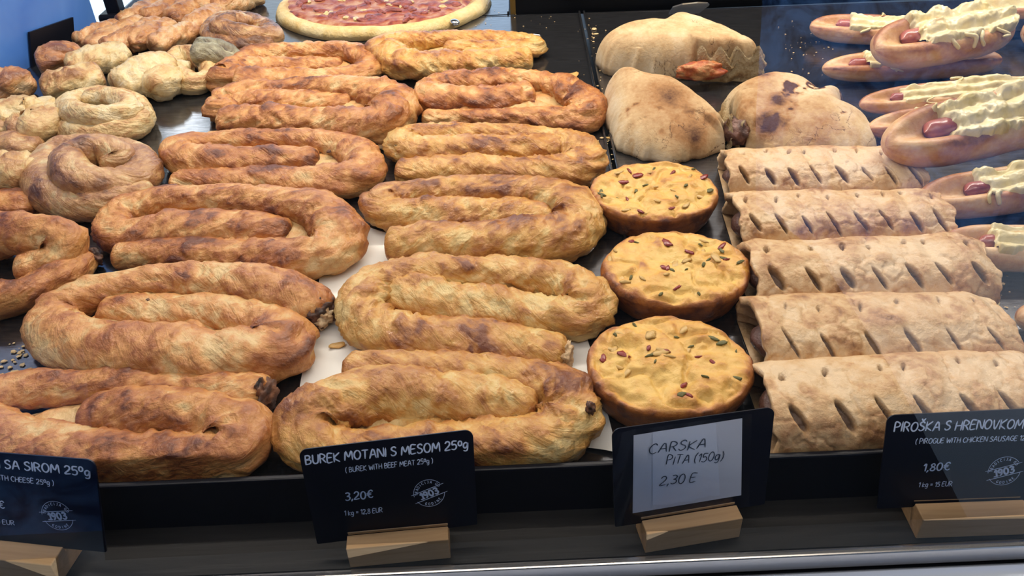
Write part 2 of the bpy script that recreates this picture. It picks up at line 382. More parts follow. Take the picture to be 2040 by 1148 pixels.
def tray(name, x0, x1, y0, y1, label):
    t = empty(name, ((x0+x1)/2, (y0+y1)/2, -.002), label, 'tray', 'dark metal trays in the case')
    box('tray_bed', (x0, y0, -.0025), (x1, y1, -.0002), M_TRAY, t)
    for s, x in ((0, x0), (1, x1)):
        box('tray_side_rim', (x - .0012, y0, -.002), (x + .0012, y1, .0035), M_TRAY, t, bev=.0006)
    box('tray_back_rim', (x0, y1 - .0012, -.002), (x1, y1 + .0012, .0003), M_TRAY, t)
    return t
tray('display_tray', -.70, XD - .003, YF + .006, YB - .004, 'dark metal tray under the coiled bureks, left of the divider')
tray('display_tray', XD + .003, 1.0, YF + .006, YB - .004, 'dark metal tray under the flat breads and braided rolls')
tray('display_tray', -.545, -.012, YB + .002, 1.70, 'dark metal tray at the back under the pizza and stick rolls')
struct(rotz(box('wall_back', (-.004, YB + .003, -.004), (1.4, YB + .02, .62), M_BLKW), -.004, YB, 1.6), 'black glossy panel behind the right-hand trays')
struct(rotz(box('wall_back_reflector', (-.004, YB - .002, .24), (1.4, YB + .003, .60), simple('grey_reflector_panel', (.40, .40, .41), .5)), -.004, YB, 1.6), 'grey unseen panel added over the back panel to reflect in the trays')  # added above the view so the metal trays mirror something brighter
box_ = box('trim_6', (-.009, YB - .001, .0), (-.002, YB + .022, .62), simple('brass_edge', (.42, .27, .07), .3, .9)); struct(box_, 'brass edge strip on the black back panel')
struct(box('trim_7', (.05, YB - .008, .035), (.40, YB + .003, .042), M_BLACK), 'ledge along the black back panel')
struct(box('ceiling', (-1.4, .40, .60), (1.4, 1.9, .63), simple('case_top', (.02, .02, .02), .6)), 'top of the display case')
struct(box('wall_right', (1.30, .40, -.03), (1.33, 1.9, .60), M_BLKW), 'dark end panel of the case')

# blue panel, post and bright opening on the left
def slab(name, a, b, z0, z1, th, mat):
    a = np.array(a); b = np.array(b); d = (b - a)/np.linalg.norm(b - a); nrm = np.array([-d[1], d[0]])*th
    V = [(*q, z) for z in (z0, z1) for q in (a, b, b + nrm, a + nrm)]
    return mk(name, V, [(0, 3, 2, 1), (4, 5, 6, 7), (0, 1, 5, 4), (1, 2, 6, 5), (2, 3, 7, 6), (3, 0, 4, 7)], mat, smooth_=False)
def blue_mat():
    m, nt, b = newmat('blue_panel')
    tc = nd(nt, 'ShaderNodeTexCoord'); n = noise_node(nt, tc.outputs['Object'], 9, 4, .55, .6)
    r = ramp(nt, n, [(.3, (.05, .17, .56)), (.7, (.13, .30, .72))]); nt.links.new(r.outputs[0], b.inputs['Base Color'])
    b.inputs['Roughness'].default_value = .3
    return m
pa, pb = P(40, 145)[:2], P(195, 52)[:2]; pd = (pb - pa)/np.linalg.norm(pb - pa)
struct(slab('wall_left', pb - pd*.75, pb, -.02, .60, .008, blue_mat()), 'blue panel closing the left end of the case')
def onpanel(px, py, off=.002):
    nrm = np.array([-pd[1], pd[0], 0]);
    if nrm[0] < 0: nrm = -nrm
    o = np.array([*pb, 0]) + nrm*off; d = ray(px, py); t = np.dot(o - CAM, nrm)/np.dot(d, nrm); return CAM + d*t, nrm
q = [onpanel(*p)[0] for p in ((55, 64), (142, 34), (147, 118), (62, 150))]; nrm = onpanel(0, 0)[1]
V = [p + nrm*.0 for p in q] + [p + nrm*.003 for p in q]
tag(mk('card', V, [(3, 2, 1, 0), (4, 5, 6, 7), (0, 1, 5, 4), (1, 2, 6, 5), (2, 3, 7, 6), (3, 0, 4, 7)], M_BLACK, smooth_=False), 'blank black card against the blue panel at the top left', 'card')
q0, q1 = onpanel(2, 128)[0], onpanel(13, 150)[0]
tp = P(8, 152, 0.0); tag(box('edge_strip', (tp[0] - .004, tp[1] - .004, 0), (tp[0] + .004, tp[1] + .004, .045), simple('teal_plastic', (.02, .42, .42), .3)), 'short teal plastic strip standing in front of the blue panel', 'strip')
pp = P(236, 44)
t = empty('support_post', (pp[0], pp[1], 0), 'black post standing in front of the bright opening at top left', 'post')
box('post', (pp[0] - .009, pp[1] - .006, 0), (pp[0] + .009, pp[1] + .012, .60), M_BLACK, t, bev=.001)
box('post_foot', (pp[0] - .020, pp[1] - .014, 0), (pp[0] + .030, pp[1] + .020, .014), M_BLACK, t, bev=.004)

# added behind the viewer, unseen: blockers and walls that shape the glass reflections
M_BACKDROP = simple('dark_backdrop', (.012, .012, .013), .7)
_e = [(-2.15, -1.0), (-2.25, .15), (-7, .5), (-7, 3.0), (1.75, 3.0), (1.55, 1.3), (1.52, .80), (1.85, .52), (2.22, -.14), (2.60, -1.0)]
_V = [(x, y, z) for y in (-4.0, -4.15) for x, z in _e]; k = len(_e)
struct(mk('wall_added', _V, [tuple(range(k)), tuple(range(k, 2*k))[::-1]] + [(i, i + k, (i+1) % k + k, (i+1) % k) for i in range(k)], M_BACKDROP, smooth_=False), 'dark backdrop added behind the viewer, cut to shape the glass reflection')  # added sky blocker, outline cut to the reflection edges in the glass
def backdrop_mat():
    m, nt, b = newmat('blue_backdrop'); tc = nd(nt, 'ShaderNodeTexCoord'); n = noise_node(nt, tc.outputs['Object'], 2.4, 6, .65, 1.0)
    r = ramp(nt, n, [(.38, (.02, .06, .17)), (.62, (.26, .50, .95))]); nt.links.new(r.outputs[0], b.inputs['Base Color']); b.inputs['Roughness'].default_value = .8; return m
struct(box('wall_added_1', (-14, -8.7, -1.0), (14, -8.5, 6.5), backdrop_mat()), 'blue facade added behind the viewer to tint the glass reflection')  # added to hide the sky and turn the glass reflection blue
struct(box('wall_added_2', (2.0, -8.3, -1.0), (10, -8.2, .95), simple('pale_backdrop', (.80, .74, .74), .8)), 'pale low wall added behind the viewer for whitish haze in the glass')  # added so the right side of the glass reflects a whitish band
struct(box('wall_added_3', (-9, -5.0, -1.0), (-1.5, -4.8, .25), backdrop_mat()), 'low blue wall added behind the viewer for the blue reflection at left')  # added so the lower left of the glass reflects blue
struct(box('ceiling_added', (-7, -4.2, 2.6), (7, 2.0, 2.7), M_BACKDROP), 'dark canopy added overhead to keep the sky off the glass')  # added unseen cover that blocks sky light from washing out the glass
def window_mat():
    m, nt, bb = newmat('frosted_daylight_window'); bb.inputs['Base Color'].default_value = (.5, .55, .6, 1); bb.inputs['Emission Color'].default_value = (.72, .88, 1.0, 1); bb.inputs['Emission Strength'].default_value = 1.6; return m
def lamp_mat():
    m, nt, bb = newmat('bright_lamp_panel'); bb.inputs['Emission Color'].default_value = (.9, .96, 1.0, 1); bb.inputs['Emission Strength'].default_value = 14.0; return m
struct(box('window_2', (-1.30, 1.98, -.6), (-.52, 1.99, .78), window_mat()), 'frosted daylight window beyond the left end of the case')
lt = empty('light_panel', (-.825, 1.93, .475), 'small bright lamp panel in front of the frosted window', 'lamp'); box('diffuser', (-.875, 1.925, .485), (-.775, 1.930, .57), lamp_mat(), lt); box('housing', (-.885, 1.930, .475), (-.765, 1.96, .58), M_BLACK, lt)
struct(box('wall_back_1', (-7, 4.0, -1.0), (-2.2, 4.1, 2.7), M_BACKDROP), 'dark wall far behind the case')
# front glass
GY, GT = .2838, R(20)
def glass_mat():
    m = bpy.data.materials.new('clear_glass'); m.use_nodes = True; nt = m.node_tree; nt.nodes.clear()
    out = nd(nt, 'ShaderNodeOutputMaterial'); mx = nd(nt, 'ShaderNodeMixShader'); tr = nd(nt, 'ShaderNodeBsdfTransparent'); gl = nd(nt, 'ShaderNodeBsdfGlossy')
    gl.inputs['Roughness'].default_value = 0.0; tr.inputs['Color'].default_value = (.985, .99, .99, 1)
    fr = nd(nt, 'ShaderNodeFresnel'); fr.inputs['IOR'].default_value = 1.5
    nt.links.new(math_(nt, 'MULTIPLY', fr.outputs[0], 1.8), mx.inputs[0]); nt.links.new(tr.outputs[0], mx.inputs[1]); nt.links.new(gl.outputs[0], mx.inputs[2]); nt.links.new(mx.outputs[0], out.inputs[0])
    return m
gz0, gz1 = -.024, .62
V = [(x, GY + .001 + (z - gz0)*math.tan(GT), z) for x, z in ((-1.4, gz0), (1.4, gz0), (1.4, gz1), (-1.4, gz1))]
g = mk('window_1', V, [(0, 1, 2, 3)], glass_mat(), smooth_=False); fr(g); struct(g, 'slanted clear front glass of the display case')

# baking paper on the left tray
def paper_sheet(name, pxs, label, seed):
    c = np.array([P(*p, .0012) for p in pxs]); n = 26
    u = np.linspace(0, 1, n)[:, None, None]; v = np.linspace(0, 1, n)[None, :, None]
    g = (c[0]*(1-u) + c[1]*u)*(1-v) + (c[3]*(1-u) + c[2]*u)*v
    g[..., 2] += .0008*(1 + fbm(g*40, seed, 3)); g[..., :2] += .002*fbm(g*30, seed+4, 2)[..., None]
    return tag(mk(name, g, gridfaces(n, n, False), M_PAPER), label, 'paper')
paper_sheet('baking_paper', [(592, 812), (1232, 905), (1150, 610), (660, 425)], 'white baking paper showing between the two columns of bureks', 5)

# ------------------------------------------------------------------ bureks
def fat(pts, kx=.95, ky=.95, kr=1.09):
    a = np.array([p[:3] for p in pts]); cx, cy = (a[:, 0].min() + a[:, 0].max())/2, (a[:, 1].min() + a[:, 1].max())/2
    ym, yl = cy, a[:, 1].min(); pts = [(*p[:3], (p[3] if len(p) > 3 else 0) + .42*max(0, (ym - p[1])/(ym - yl))) for p in pts]
    return [(cx + (p[0] - cx)*kx, cy + (p[1] - cy)*ky, p[2]*kr, *p[3:]) for p in pts]
def burek(pts, mat, seed, label, **kw):
    o = tube('burek', fat(pts), mat, seed, wr=1.36, fill=1.2, **kw); tag(o, label, 'pastry', 'coiled bureks'); return o
def scl(pts, k): return [(p[0], p[1], p[2]*k, *p[3:]) for p in pts]
def char_end(parent, px, py, r, seed, z=.014, mat=None, name='burnt_tip', fz=1.0, rot=0.0):
    rm = r/pxm(px, py, z); w = P(px, py, z)
    return blob(name, w, (rm*.75, rm*.9, rm*.95*fz), mat or M_CHAR, parent, seed, 26, 18, .55, 2.2, rot, .45, .5, floor=.0008)
def tip(parent, k, seed, mat=None, name='burnt_tip', fr=.85, off=-.25):
    c, r, t = ENDS[parent.name][k]; w = c + t*r*off; rot = math.atan2(t[1], t[0])
    return blob(name, w, (r*.55, r*fr*1.2, r*fr), mat or M_CHAR, parent, seed, 40, 30, .6, 3.0, rot, .45, .5, floor=.0008)

B1 = burek([(1085,815,36), (1010,803,42), (900,793,44), (780,789,44), (690,799,46), (618,829,50), (600,873,46), (660,905,42), (780,908,42), (920,898,43), (1050,886,45), (1135,861,46), (1152,811,44), (1110,768,38), (1020,745,34), (900,738,33), (780,735,33), (670,738,32)], M_BEEF, 3,
  'golden coiled burek nearest the front, behind the burek-with-beef price card', tone0=.40)
B2 = burek([(765,572,28), (830,590,33), (930,607,36), (1040,622,37), (1125,638,38), (1172,626,38), (1178,590,36), (1130,560,33), (1040,545,31), (930,538,30), (820,540,31), (745,562,33), (715,605,36), (725,648,38), (790,673,38), (880,684,38), (980,692,37), (1070,703,34), (1140,716,29)], M_BEEF, 7,
  'golden coiled burek with a thin flaking crust, beside the middle yellow muffin', tone0=.34)
B3 = burek([(1115,430,24), (1035,430,28), (940,430,29), (840,428,28), (772,425,28), (752,402,27), (800,384,25), (900,378,24), (1000,380,25), (1090,387,28), (1150,410,32), (1165,445,34), (1130,474,35), (1040,483,35), (930,484,35), (830,485,34), (755,490,31)], M_BEEF, 12,
  'golden coiled burek with its free end at left, beside the rearmost yellow muffin', tone0=.42)
B4 = burek([(1135,292,20), (1080,296,24), (990,300,27), (890,302,28), (820,300,27), (793,285,24), (825,271,21), (910,265,20), (1010,269,20), (1100,277,22), (1160,297,27), (1178,325,29), (1130,343,29), (1040,344,28), (930,343,26), (840,345,24), (775,348,22)], M_BEEF, 21,
  'pale golden coiled burek touching the front left of the flat bread quarters', tone0=.38)
B5 = burek([(1070,188,22), (1000,198,25), (915,200,26), (860,196,26), (850,176,22), (900,162,20), (1000,159,20), (1085,165,21), (1140,183,24), (1175,212,27), (1160,236,26), (1090,240,20), (1010,240,17), (915,239,16), (832,236,16)], M_CHEESE, 33,
  'dark brown scorched coiled burek beside the tray divider', tone0=.50, bump=.14)
B6 = burek([(880,100,14), (960,97,16), (1035,98,17), (1072,93,16), (1050,82,15), (950,78,15), (850,79,16), (785,88,22), (765,106,27), (795,126,28), (850,133,26), (920,128,23), (1000,123,21), (1070,118,20)], M_BEEF, 41,
  'golden coiled burek furthest back, in front of the pizza', tone0=.36)
A1 = burek([(160,830,34), (260,824,42), (360,824,43), (440,837,43), (488,864,46), (470,902,45), (380,920,43), (250,917,42), (100,897,42), (-10,872,42), (-70,832,42), (-30,792,36), (60,774,32), (200,767,30), (340,767,29), (460,775,30), (548,789,31)], M_CHEESE, 52,
  'large brown coiled burek at the bottom left corner with a burnt open end', tone0=.42, pleat=.035)
A2 = burek([(190,622,26), (270,620,30), (370,624,32), (470,632,34), (545,650,38), (567,690,44), (520,712,46), (430,718,48), (330,714,48), (230,706,46), (140,690,44), (95,658,40), (105,618,34), (180,582,32), (280,562,31), (380,555,31), (470,558,32), (560,577,35), (625,607,36), (655,634,30)], M_CHEESE, 63,
  'pale tan coiled burek with cheese showing at its charred open end, beside the white paper', tone0=.30, pleat=.03, saw=.03)
A3 = burek([(590,468,24), (500,458,29), (400,455,31), (310,462,31), (240,470,29), (218,450,27), (240,420,26), (310,400,25), (400,394,25), (500,396,26), (600,407,29), (665,433,33), (690,475,37), (660,508,38), (580,518,33), (490,512,27), (400,508,25), (300,508,24), (212,514,22)], M_CHEESE, 74,
  'brown coiled burek with a dark right bend, behind the pale tan burek', tone0=.48, pleat=.035)
A4 = burek([(645,318,22), (545,322,26), (445,325,27), (375,322,27), (347,300,24), (400,283,19), (500,276,18), (600,278,19), (690,290,23), (733,322,29), (728,352,30), (660,368,30), (560,366,25), (450,364,22), (330,366,18)], M_CHEESE, 85,
  'coiled burek with dark baked specks in its groove, right of the big brown snail roll', tone0=.44, pleat=.04)
A5 = burek([(710,207,18), (610,203,20), (510,203,20), (452,207,20), (432,223,22), (440,200,20), (500,180,19), (620,173,19), (730,177,24), (792,207,30), (775,243,34), (710,253,30), (610,245,24), (500,241,24), (425,241,22)], M_CHEESE, 96,
  'light brown coiled burek with a wide right bend and cheese leaking at its foot', tone0=.40)
A6 = burek([(690,132,16), (600,134,18), (520,138,20), (462,140,24), (450,160,26), (500,115,18), (600,102,17), (700,103,18), (742,122,20), (730,150,20), (650,160,20), (540,163,22), (455,168,26)], M_CHEESE, 107,
  'orange-brown coiled burek furthest back in the cheese column, left of the rearmost golden burek', tone0=.38)
tip(A1, 1, 3, fr=1.0); tip(A2, 1, 5, fr=.95); f_ = tip(A2, 1, 6, M_FILL, 'cheese_filling', .55, -.02); f_['label'] = 'pale cheese filling'
tip(B2, 1, 9, M_FILL, 'meat_filling', .8)
o = char_end(B1, 1176, 812, 14, 12, .030); o['label'] = 'scorched patch'
for (px, py, r, sd) in ((300,660,7,1), (250,655,6,2), (340,652,8,3), (485,660,8,4), (185,655,9,5), (295,598,6,6)):
    o = char_end(A2, px, py, r, 60 + sd, .022, name='burnt_speck', fz=.5)
for (px, py, r, sd) in ((520,300,7,1), (560,296,8,2), (585,299,7,3), (620,300,5,4), (655,302,6,5)):
    char_end(A4, px, py, r, 80 + sd, .017, name='burnt_speck', fz=.5)
char_end(A5, 762, 290, 12, 14, .004, M_FILL, 'cheese_leak', .5)
# coil and snail rolls on the left
def roll(name, pts, mat, seed, label, group='rolls at the left end', cat='pastry', **kw):
    o = tube(name, pts, mat, seed, **kw); tag(o, label, cat, group); return o
C1 = roll('burek', [(180,512,24), (130,548,32), (50,585,36), (-40,600,38), (-130,585,40), (-160,535,40), (-110,485,40), (-30,470,42,.3), (60,470,44,.5), (125,485,44,.4), (110,520,34,.3), (30,545,34)], M_CHEESE, 118,
  'flaky coiled burek cut by the left edge of the photo with a charred end', 'coiled bureks', tone0=.40, pleat=.03)
tip(C1, 0, 15, fr=1.0)
roll('snail_roll', [(300,372,30), (235,402,36), (160,408,38), (98,385,38), (85,345,38), (120,310,36), (190,302,36), (265,318,36), (285,350,34,.2), (230,372,36,.4), (160,360,38,.8), (140,320,36,1.0), (200,298,34,1.2), (245,318,30,1.1), (200,330,28,1.0)], M_SNAIL, 129,
  'big brown snail roll left of the burek with cheese specks', tone0=.47, pleat=.02, saw=.02, bump=.07)
roll('snail_roll', [(120,250,22), (165,268,26), (230,262,28), (275,240,28), (265,210,26), (200,200,26), (145,210,26,.3), (150,228,26,.9), (210,236,26,1.0), (262,218,24,1.1), (220,196,22,1.1), (165,200,20,1.1)], M_PALE, 131,
  'pale snail roll on the bare dark tray, behind the big brown one', tone0=.28, pleat=.02, saw=.02)
roll('snail_roll', [(350,150,22), (385,168,22), (420,150,20), (400,118,20), (360,112,20), (345,135,20), (380,140,18,.4)], M_PALE, 135, 'pale ring-shaped roll under the grey-green end, left of the rearmost cheese burek', tone0=.30, pleat=.02)
roll('snail_roll', [(378,112,22,1.0), (420,108,23,.9), (470,120,20,.6), (440,98,20,1.2), (390,92,18,1.3)], M_GREY, 137, 'grey-green spinach roll lying on the pale ring roll', tone0=.40, pleat=.02)
roll('snail_roll', [(545,85,22), (500,95,24), (445,85,25), (425,62,25), (460,45,24), (520,58,24), (540,75,22,.3), (490,72,22,.8), (440,55,22,1.1), (470,42,20,1.2), (500,52,18,1.2)], M_SNAIL, 139, 'brown snail roll left of the pizza', tone0=.48, pleat=.02, saw=.02, bump=.07)
sm = dict(pleat=.06, saw=.07, step=.0025, m=30, wr=1.35)
def grow(pts, k): return [(p[0], p[1], p[2]*k, *p[3:]) for p in pts]
for i, (pts, mt, lab, t0) in enumerate([
    ([(80,178,22), (140,165,24), (208,150,22)], M_PALE, 'short tan roll lying behind the pale snail roll on the bare tray', .42),
    ([(-24,252,24), (22,236,27), (74,226,26), (86,250,25), (40,258,24)], M_PALE, 'pale greenish spinach roll at the left edge, touching the pale snail roll', .25),
    ([(230,178,24), (290,150,26), (335,128,22)], M_PALE, 'pale folded roll right of the short tan roll', .26),
    ([(300,185,22), (325,165,24), (335,150,20)], M_PALE, 'small pale end of dough beside the pale ring-shaped roll', .24),
    ([(-40,180,20), (20,168,22), (60,158,18)], M_STICK, 'golden roll under the teal strip at the left edge', .36),
    ([(72,128,20), (110,118,22), (155,104,18)], M_STICK, 'brown roll in front of the blank black card', .55),
    ([(130,140,18), (190,122,20), (258,104,18)], M_PALE, 'glossy pale roll behind the short tan roll', .28),
    ([(-20,262,20), (30,255,22), (80,268,20)], M_SNAIL, 'upper brown roll of the stack at the left edge', .42),
    ([(-40,300,20), (20,296,22), (80,302,20)], M_SNAIL, 'lower brown roll of the stack at the left edge', .36),
    ([(-40,350,32), (30,350,34), (70,365,30)], M_PALE, 'flaky golden roll left of the big brown snail roll', .40),
    ([(-30,412,22), (20,410,22), (75,420,18)], M_CHEESE, 'thin brown roll behind the burek cut by the left edge', .46)]):
    roll('dough_roll', grow(pts, 1.30), mt, 150 + i, lab, 'short rolls at the left end', tone0=t0, **sm)
stick_pts = [((150,88), (240,52)), ((172,98), (285,45)), ((205,100), (325,48)), ((255,92), (345,50)), ((300,96), (405,48)), ((235,48), (330,8)), ((285,42), (360,5)), ((335,42), (410,2)), ((372,60), (440,22)), ((390,22), (450,-8)), ((420,20), (520,-12))]
where = ['pale one nearest the blue panel', 'second from the blue panel', 'third from the blue panel', 'fourth from the blue panel', 'nearest the short pale rolls', 'rearmost by the black post', 'second behind the black post', 'third behind the black post', 'touching the brown snail roll at back', 'cut by the top edge', 'topmost, just left of the pizza']
for i, ((a, b), w) in enumerate(zip(stick_pts, where)):
    mx, my = (a[0] + b[0])/2, (a[1] + b[1])/2
    roll('stick_roll', [(*a, 19), (mx, my, 21), (*b, 18)], M_STICK, 170 + i, 'glossy golden stick roll on the back tray, ' + w, 'glossy stick rolls', tone0=.30 + .03*(i % 4), pleat=.07, saw=.06, step=.0025, m=30, pitch=.02, wr=1.3)
# ------------------------------------------------------------------ round yellow muffins
def muffin(px, py, rp, H, seed, label):
    r = rp/pxm(px, py, H); c = P(px, py, H); nA, nP = 120, 70
    t = np.linspace(0, 1, nP)[:, None]; a = np.linspace(0, 2*math.pi, nA, endpoint=False)[None]
    # profile: side 0..0.35, shoulder .35...55, top .55..1
    prof_r = np.interp(t, [0, .06, .30, .42, .52, .62, 1], [.84, .87, .985, 1.0, .965, .88, .0])
    prof_z = np.interp(t, [0, .06, .30, .42, .52, .62, .80, 1], [0, .02, .60, .80, .93, 1.0, 1.03, 1.02])
    k = np.ones(5)/5
    prof_r[2:-2, 0] = np.convolve(prof_r[:, 0], k, 'valid'); prof_z[2:-2, 0] = np.convolve(prof_z[:, 0], k, 'valid')
    x, y = prof_r*np.cos(a), prof_r*np.sin(a); z = prof_z + 0*a
    N = v3(x*2.2, y*2.2, z*.8 + seed*3.1)
    l1 = fbm(N, seed, 3); l2 = fbm(N*3.1, seed+5, 3); topm = smooth(.40, .62, t)
    crease = np.clip(.16 - np.abs(fbm(N*1.3 + 4, seed + 8, 2)), 0, 1)/.16*topm
    d = 1 + .035*l1 + .02*l2
    zz = z*H + topm*H*(.13*l1 + .07*l2 - .14*crease) 
    V = v3(c[0] + x*r*d, c[1] + y*r*d*.90, np.maximum(zz, .0006))
    rad = np.sqrt(x*x + y*y)
    tone = .22 + .34*smooth(.80, 1.0, rad)*topm + .62*(1 - topm)*smooth(.0, .35, 1 - prof_z + .25) + .30*l1*topm + .32*np.maximum(l2 - .12, 0) + .18*l2 - .1*crease
    tone = tone + .5*np.maximum(fbm(N*2.0 + 9, seed + 13, 3) - .28, 0)*1.6
    f = gridfaces(nP, nA) + [tuple(range(nA))[::-1]]
    o = mk('egg_muffin', V, f, M_CARSKA, None, {'tone': tone}); tag(o, label, 'muffin', 'round yellow muffins')
    rg = random.Random(seed*11); zt = V.reshape(-1, 3)[int(nP*.6)*nA:]
    for kind, m, n_, sz in (('pepper_piece', M_PEP, 8, .0040), ('herb_piece', M_HERB, 12, .0028), ('onion_piece', M_ONION, 12, .0042)):
        for i in range(n_):
            q = zt[rg.randrange(len(zt)//2)] if i % 2 else zt[rg.randrange(len(zt))]
            ln = sz*rg.uniform(.6, 1.5)
            blob(kind, q + [0, 0, .0002], (ln, ln*rg.uniform(.25, .6), .0009), m, o, rg.randrange(99), 10, 7, .5, 2, rg.uniform(0, 3.1))
    return o
muffin(1304, 372, 128, .026, 2, 'round yellow egg muffin furthest back, with browned rim, against the flat bread quarter')
muffin(1346, 524, 147, .026, 5, 'middle of the three round yellow egg muffins')
muffin(1334, 716, 166, .026, 9, 'round yellow egg muffin nearest the front, behind the handwritten price card')

# ------------------------------------------------------------------ braided sausage rolls
def roll_pastry(a, b, ha, H, seed, label, nsl=7, slit_d=.0065, sl_w=.13, upper=True, tone0=.34, open_left=.6):
    A, B = P(*a), P(*b); L = np.linalg.norm(B - A); d = (B - A)/L; nrm = np.array([-d[1], d[0], 0])
    nU, nT = 260, 84
    u = np.linspace(0, 1, nU)[:, None]; t = np.linspace(0, 1, nT)[None]   # t: front foot -> back foot
    ph = math.pi*t
    sq = lambda v, p: np.sign(v)*np.abs(v)**p
    yy = -sq(np.cos(ph), .8)*ha; zz = sq(np.sin(ph), .72)*H
    x = u*L
    N = v3(x*26, yy*30, zz*30 + seed*2.3)
    l1 = fbm(N, seed, 3); l2 = fbm(N*3.4, seed + 4, 4); l3 = np.abs(fbm(N*1.9 + 20, seed + 6, 3))
    rg = random.Random(seed)
    slit = np.zeros((nU, nT)); puff = np.zeros((nU, nT))
    for i in range(nsl):
        uc = (i + .62 + rg.uniform(-.08, .08))/(nsl + .25); tcn = .285 + rg.uniform(-.02, .02); hl = rg.uniform(.085, .12); ww = sl_w*rg.uniform(.6, 1.15)/nsl
        du = (u - uc) + (t - tcn)*.30*.75; dt = (t - tcn)/hl
        m = np.clip(1 - (du/ww)**2 - dt**2, 0, 1); slit = np.maximum(slit, smooth(.0, .45, m))
        lip = np.exp(-((np.sqrt((du/ww)**2 + dt**2) - 1.35)/.4)**2); puff += .35*lip
        if upper:
            uc2 = uc + rg.uniform(-.15, .35)/nsl; t2 = .56 + rg.uniform(-.03, .03); du = (u - uc2) - (t - t2)*.25; dt = (t - t2)/rg.uniform(.015, .035); m = np.clip(1 - (du/(ww*.55))**2 - dt**2, 0, 1)
            slit = np.maximum(slit, .8*smooth(0, .5, m)); puff -= .9*np.exp(-((u - uc2)/.022)**2 - ((t - .53)/.05)**2)
    puff += .45*np.cos((u*(nsl + .25) - .12)*2*math.pi + (t - .3)*4)*np.exp(-((t - .42)/.22)**2)
    off = .0030*l1 + .0010*l2 - .0009*np.clip(.10 - l3, 0, 1)/.10 + .0016*puff - slit_d*slit
    endf = smooth(0, .03, u)*smooth(0, .03, 1 - u)
    hh = 1 - .16*(1 - smooth(0, .10, 1 - u)) - .06*(1 - smooth(0, .06, u))
    jag = .004*fbm(v3(t*9, t*0 + seed, t*0), seed + 9, 3)
    X = x + jag*(1 - smooth(0, .06, u)) + 1.3*jag*(1 - smooth(0, .06, 1 - u))
    ny, nz_ = -np.cos(ph), np.sin(ph)
    Y = (yy + ny*off)*(.94 + .06*hh); Z = np.maximum(zz*hh + nz_*off, .0006)
    Vt = A + X[..., None]*d + Y[..., None]*nrm + v3(0*X, 0*X, Z); lim = YF + .0055 + .0245*Vt[..., 0]; Vt[..., 1] = np.maximum(Vt[..., 1], lim)
    tone = tone0 + .40*l1 + .50*l2 + .2*np.clip(.10 - l3, 0, 1)/.10 + .12*puff + .24*np.maximum(fbm(N*1.6 + 7, seed + 2, 3) - .1, 0) + .12*(1 - np.sin(ph))
    V = Vt.reshape(-1, 3); f = [q[::-1] for q in gridfaces(nU, nT, False)]
    tn = tone.ravel(); sl = slit.ravel(); k = len(V)
    # inner wall at both ends (dough thickness) and recess
    V = list(V); tn = list(tn); sl = list(sl)
    for e, (row, sgn) in enumerate(((0, 1), (nU - 1, -1))):
        base = row*nT; prev = [base + j for j in range(nT)]
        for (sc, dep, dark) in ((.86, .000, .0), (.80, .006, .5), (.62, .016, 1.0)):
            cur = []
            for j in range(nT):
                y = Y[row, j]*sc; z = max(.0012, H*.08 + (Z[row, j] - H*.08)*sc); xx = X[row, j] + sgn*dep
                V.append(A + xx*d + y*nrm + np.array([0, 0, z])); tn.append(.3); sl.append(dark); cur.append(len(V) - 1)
            for j in range(nT - 1):
                q = (prev[j], prev[j+1], cur[j+1], cur[j]); f.append(q if sgn > 0 else q[::-1])
            f.append((prev[0], cur[0], cur[-1], prev[-1]) if sgn < 0 else (prev[-1], cur[-1], cur[0], prev[0]))
            prev = cur
        f.append(tuple(prev) if sgn > 0 else tuple(prev[::-1]))
    o = mk('sausage_roll', np.array(V), f, M_PUFF, None, {'tone': np.array(tn), 'slit': np.array(sl)})
    tag(o, label, 'pastry', 'braided sausage rolls')
    rotz = math.atan2(d[1], d[0])
    s_ = blob('sausage', A + d*.020 + np.array([0, 0, H*.42]) + nrm*-.004, (.022, ha*.52, H*.34), M_DSAUS, o, seed + 1, 28, 18, .10, 1.5, rotz, .45, .3, floor=.002); s_['label'] = 'dark sausage in the open end'
    blob('sausage', B - d*.020 + np.array([0, 0, H*.42]), (.018, ha*.5, H*.32), M_DSAUS, o, seed + 3, 28, 18, .10, 1.5, rotz, .45, .3, floor=.002)
    return o
roll_pastry((1440,374), (1822,372), .036, .031, 3, 'braided sausage roll furthest back, touching the flat bread with scorched spots', 8)
roll_pastry((1456,470), (1868,462), .036, .031, 8, 'second braided sausage roll from the back, dark sausage showing at its left end', 8)
roll_pastry((1486,578), (1945,562), .036, .032, 14, 'middle braided sausage roll of the five, flaky top and wide open slits', 7, sl_w=.15)
roll_pastry((1492,703), (1978,688), .037, .032, 23, 'pale braided sausage roll with nearly closed slits, beside the front yellow muffin', 6, .0025, .09)
roll_pastry((1512,838), (2075,818), .036, .033, 31, 'braided sausage roll nearest the front, partly behind the right-hand price cards', 7, .0055, .14)

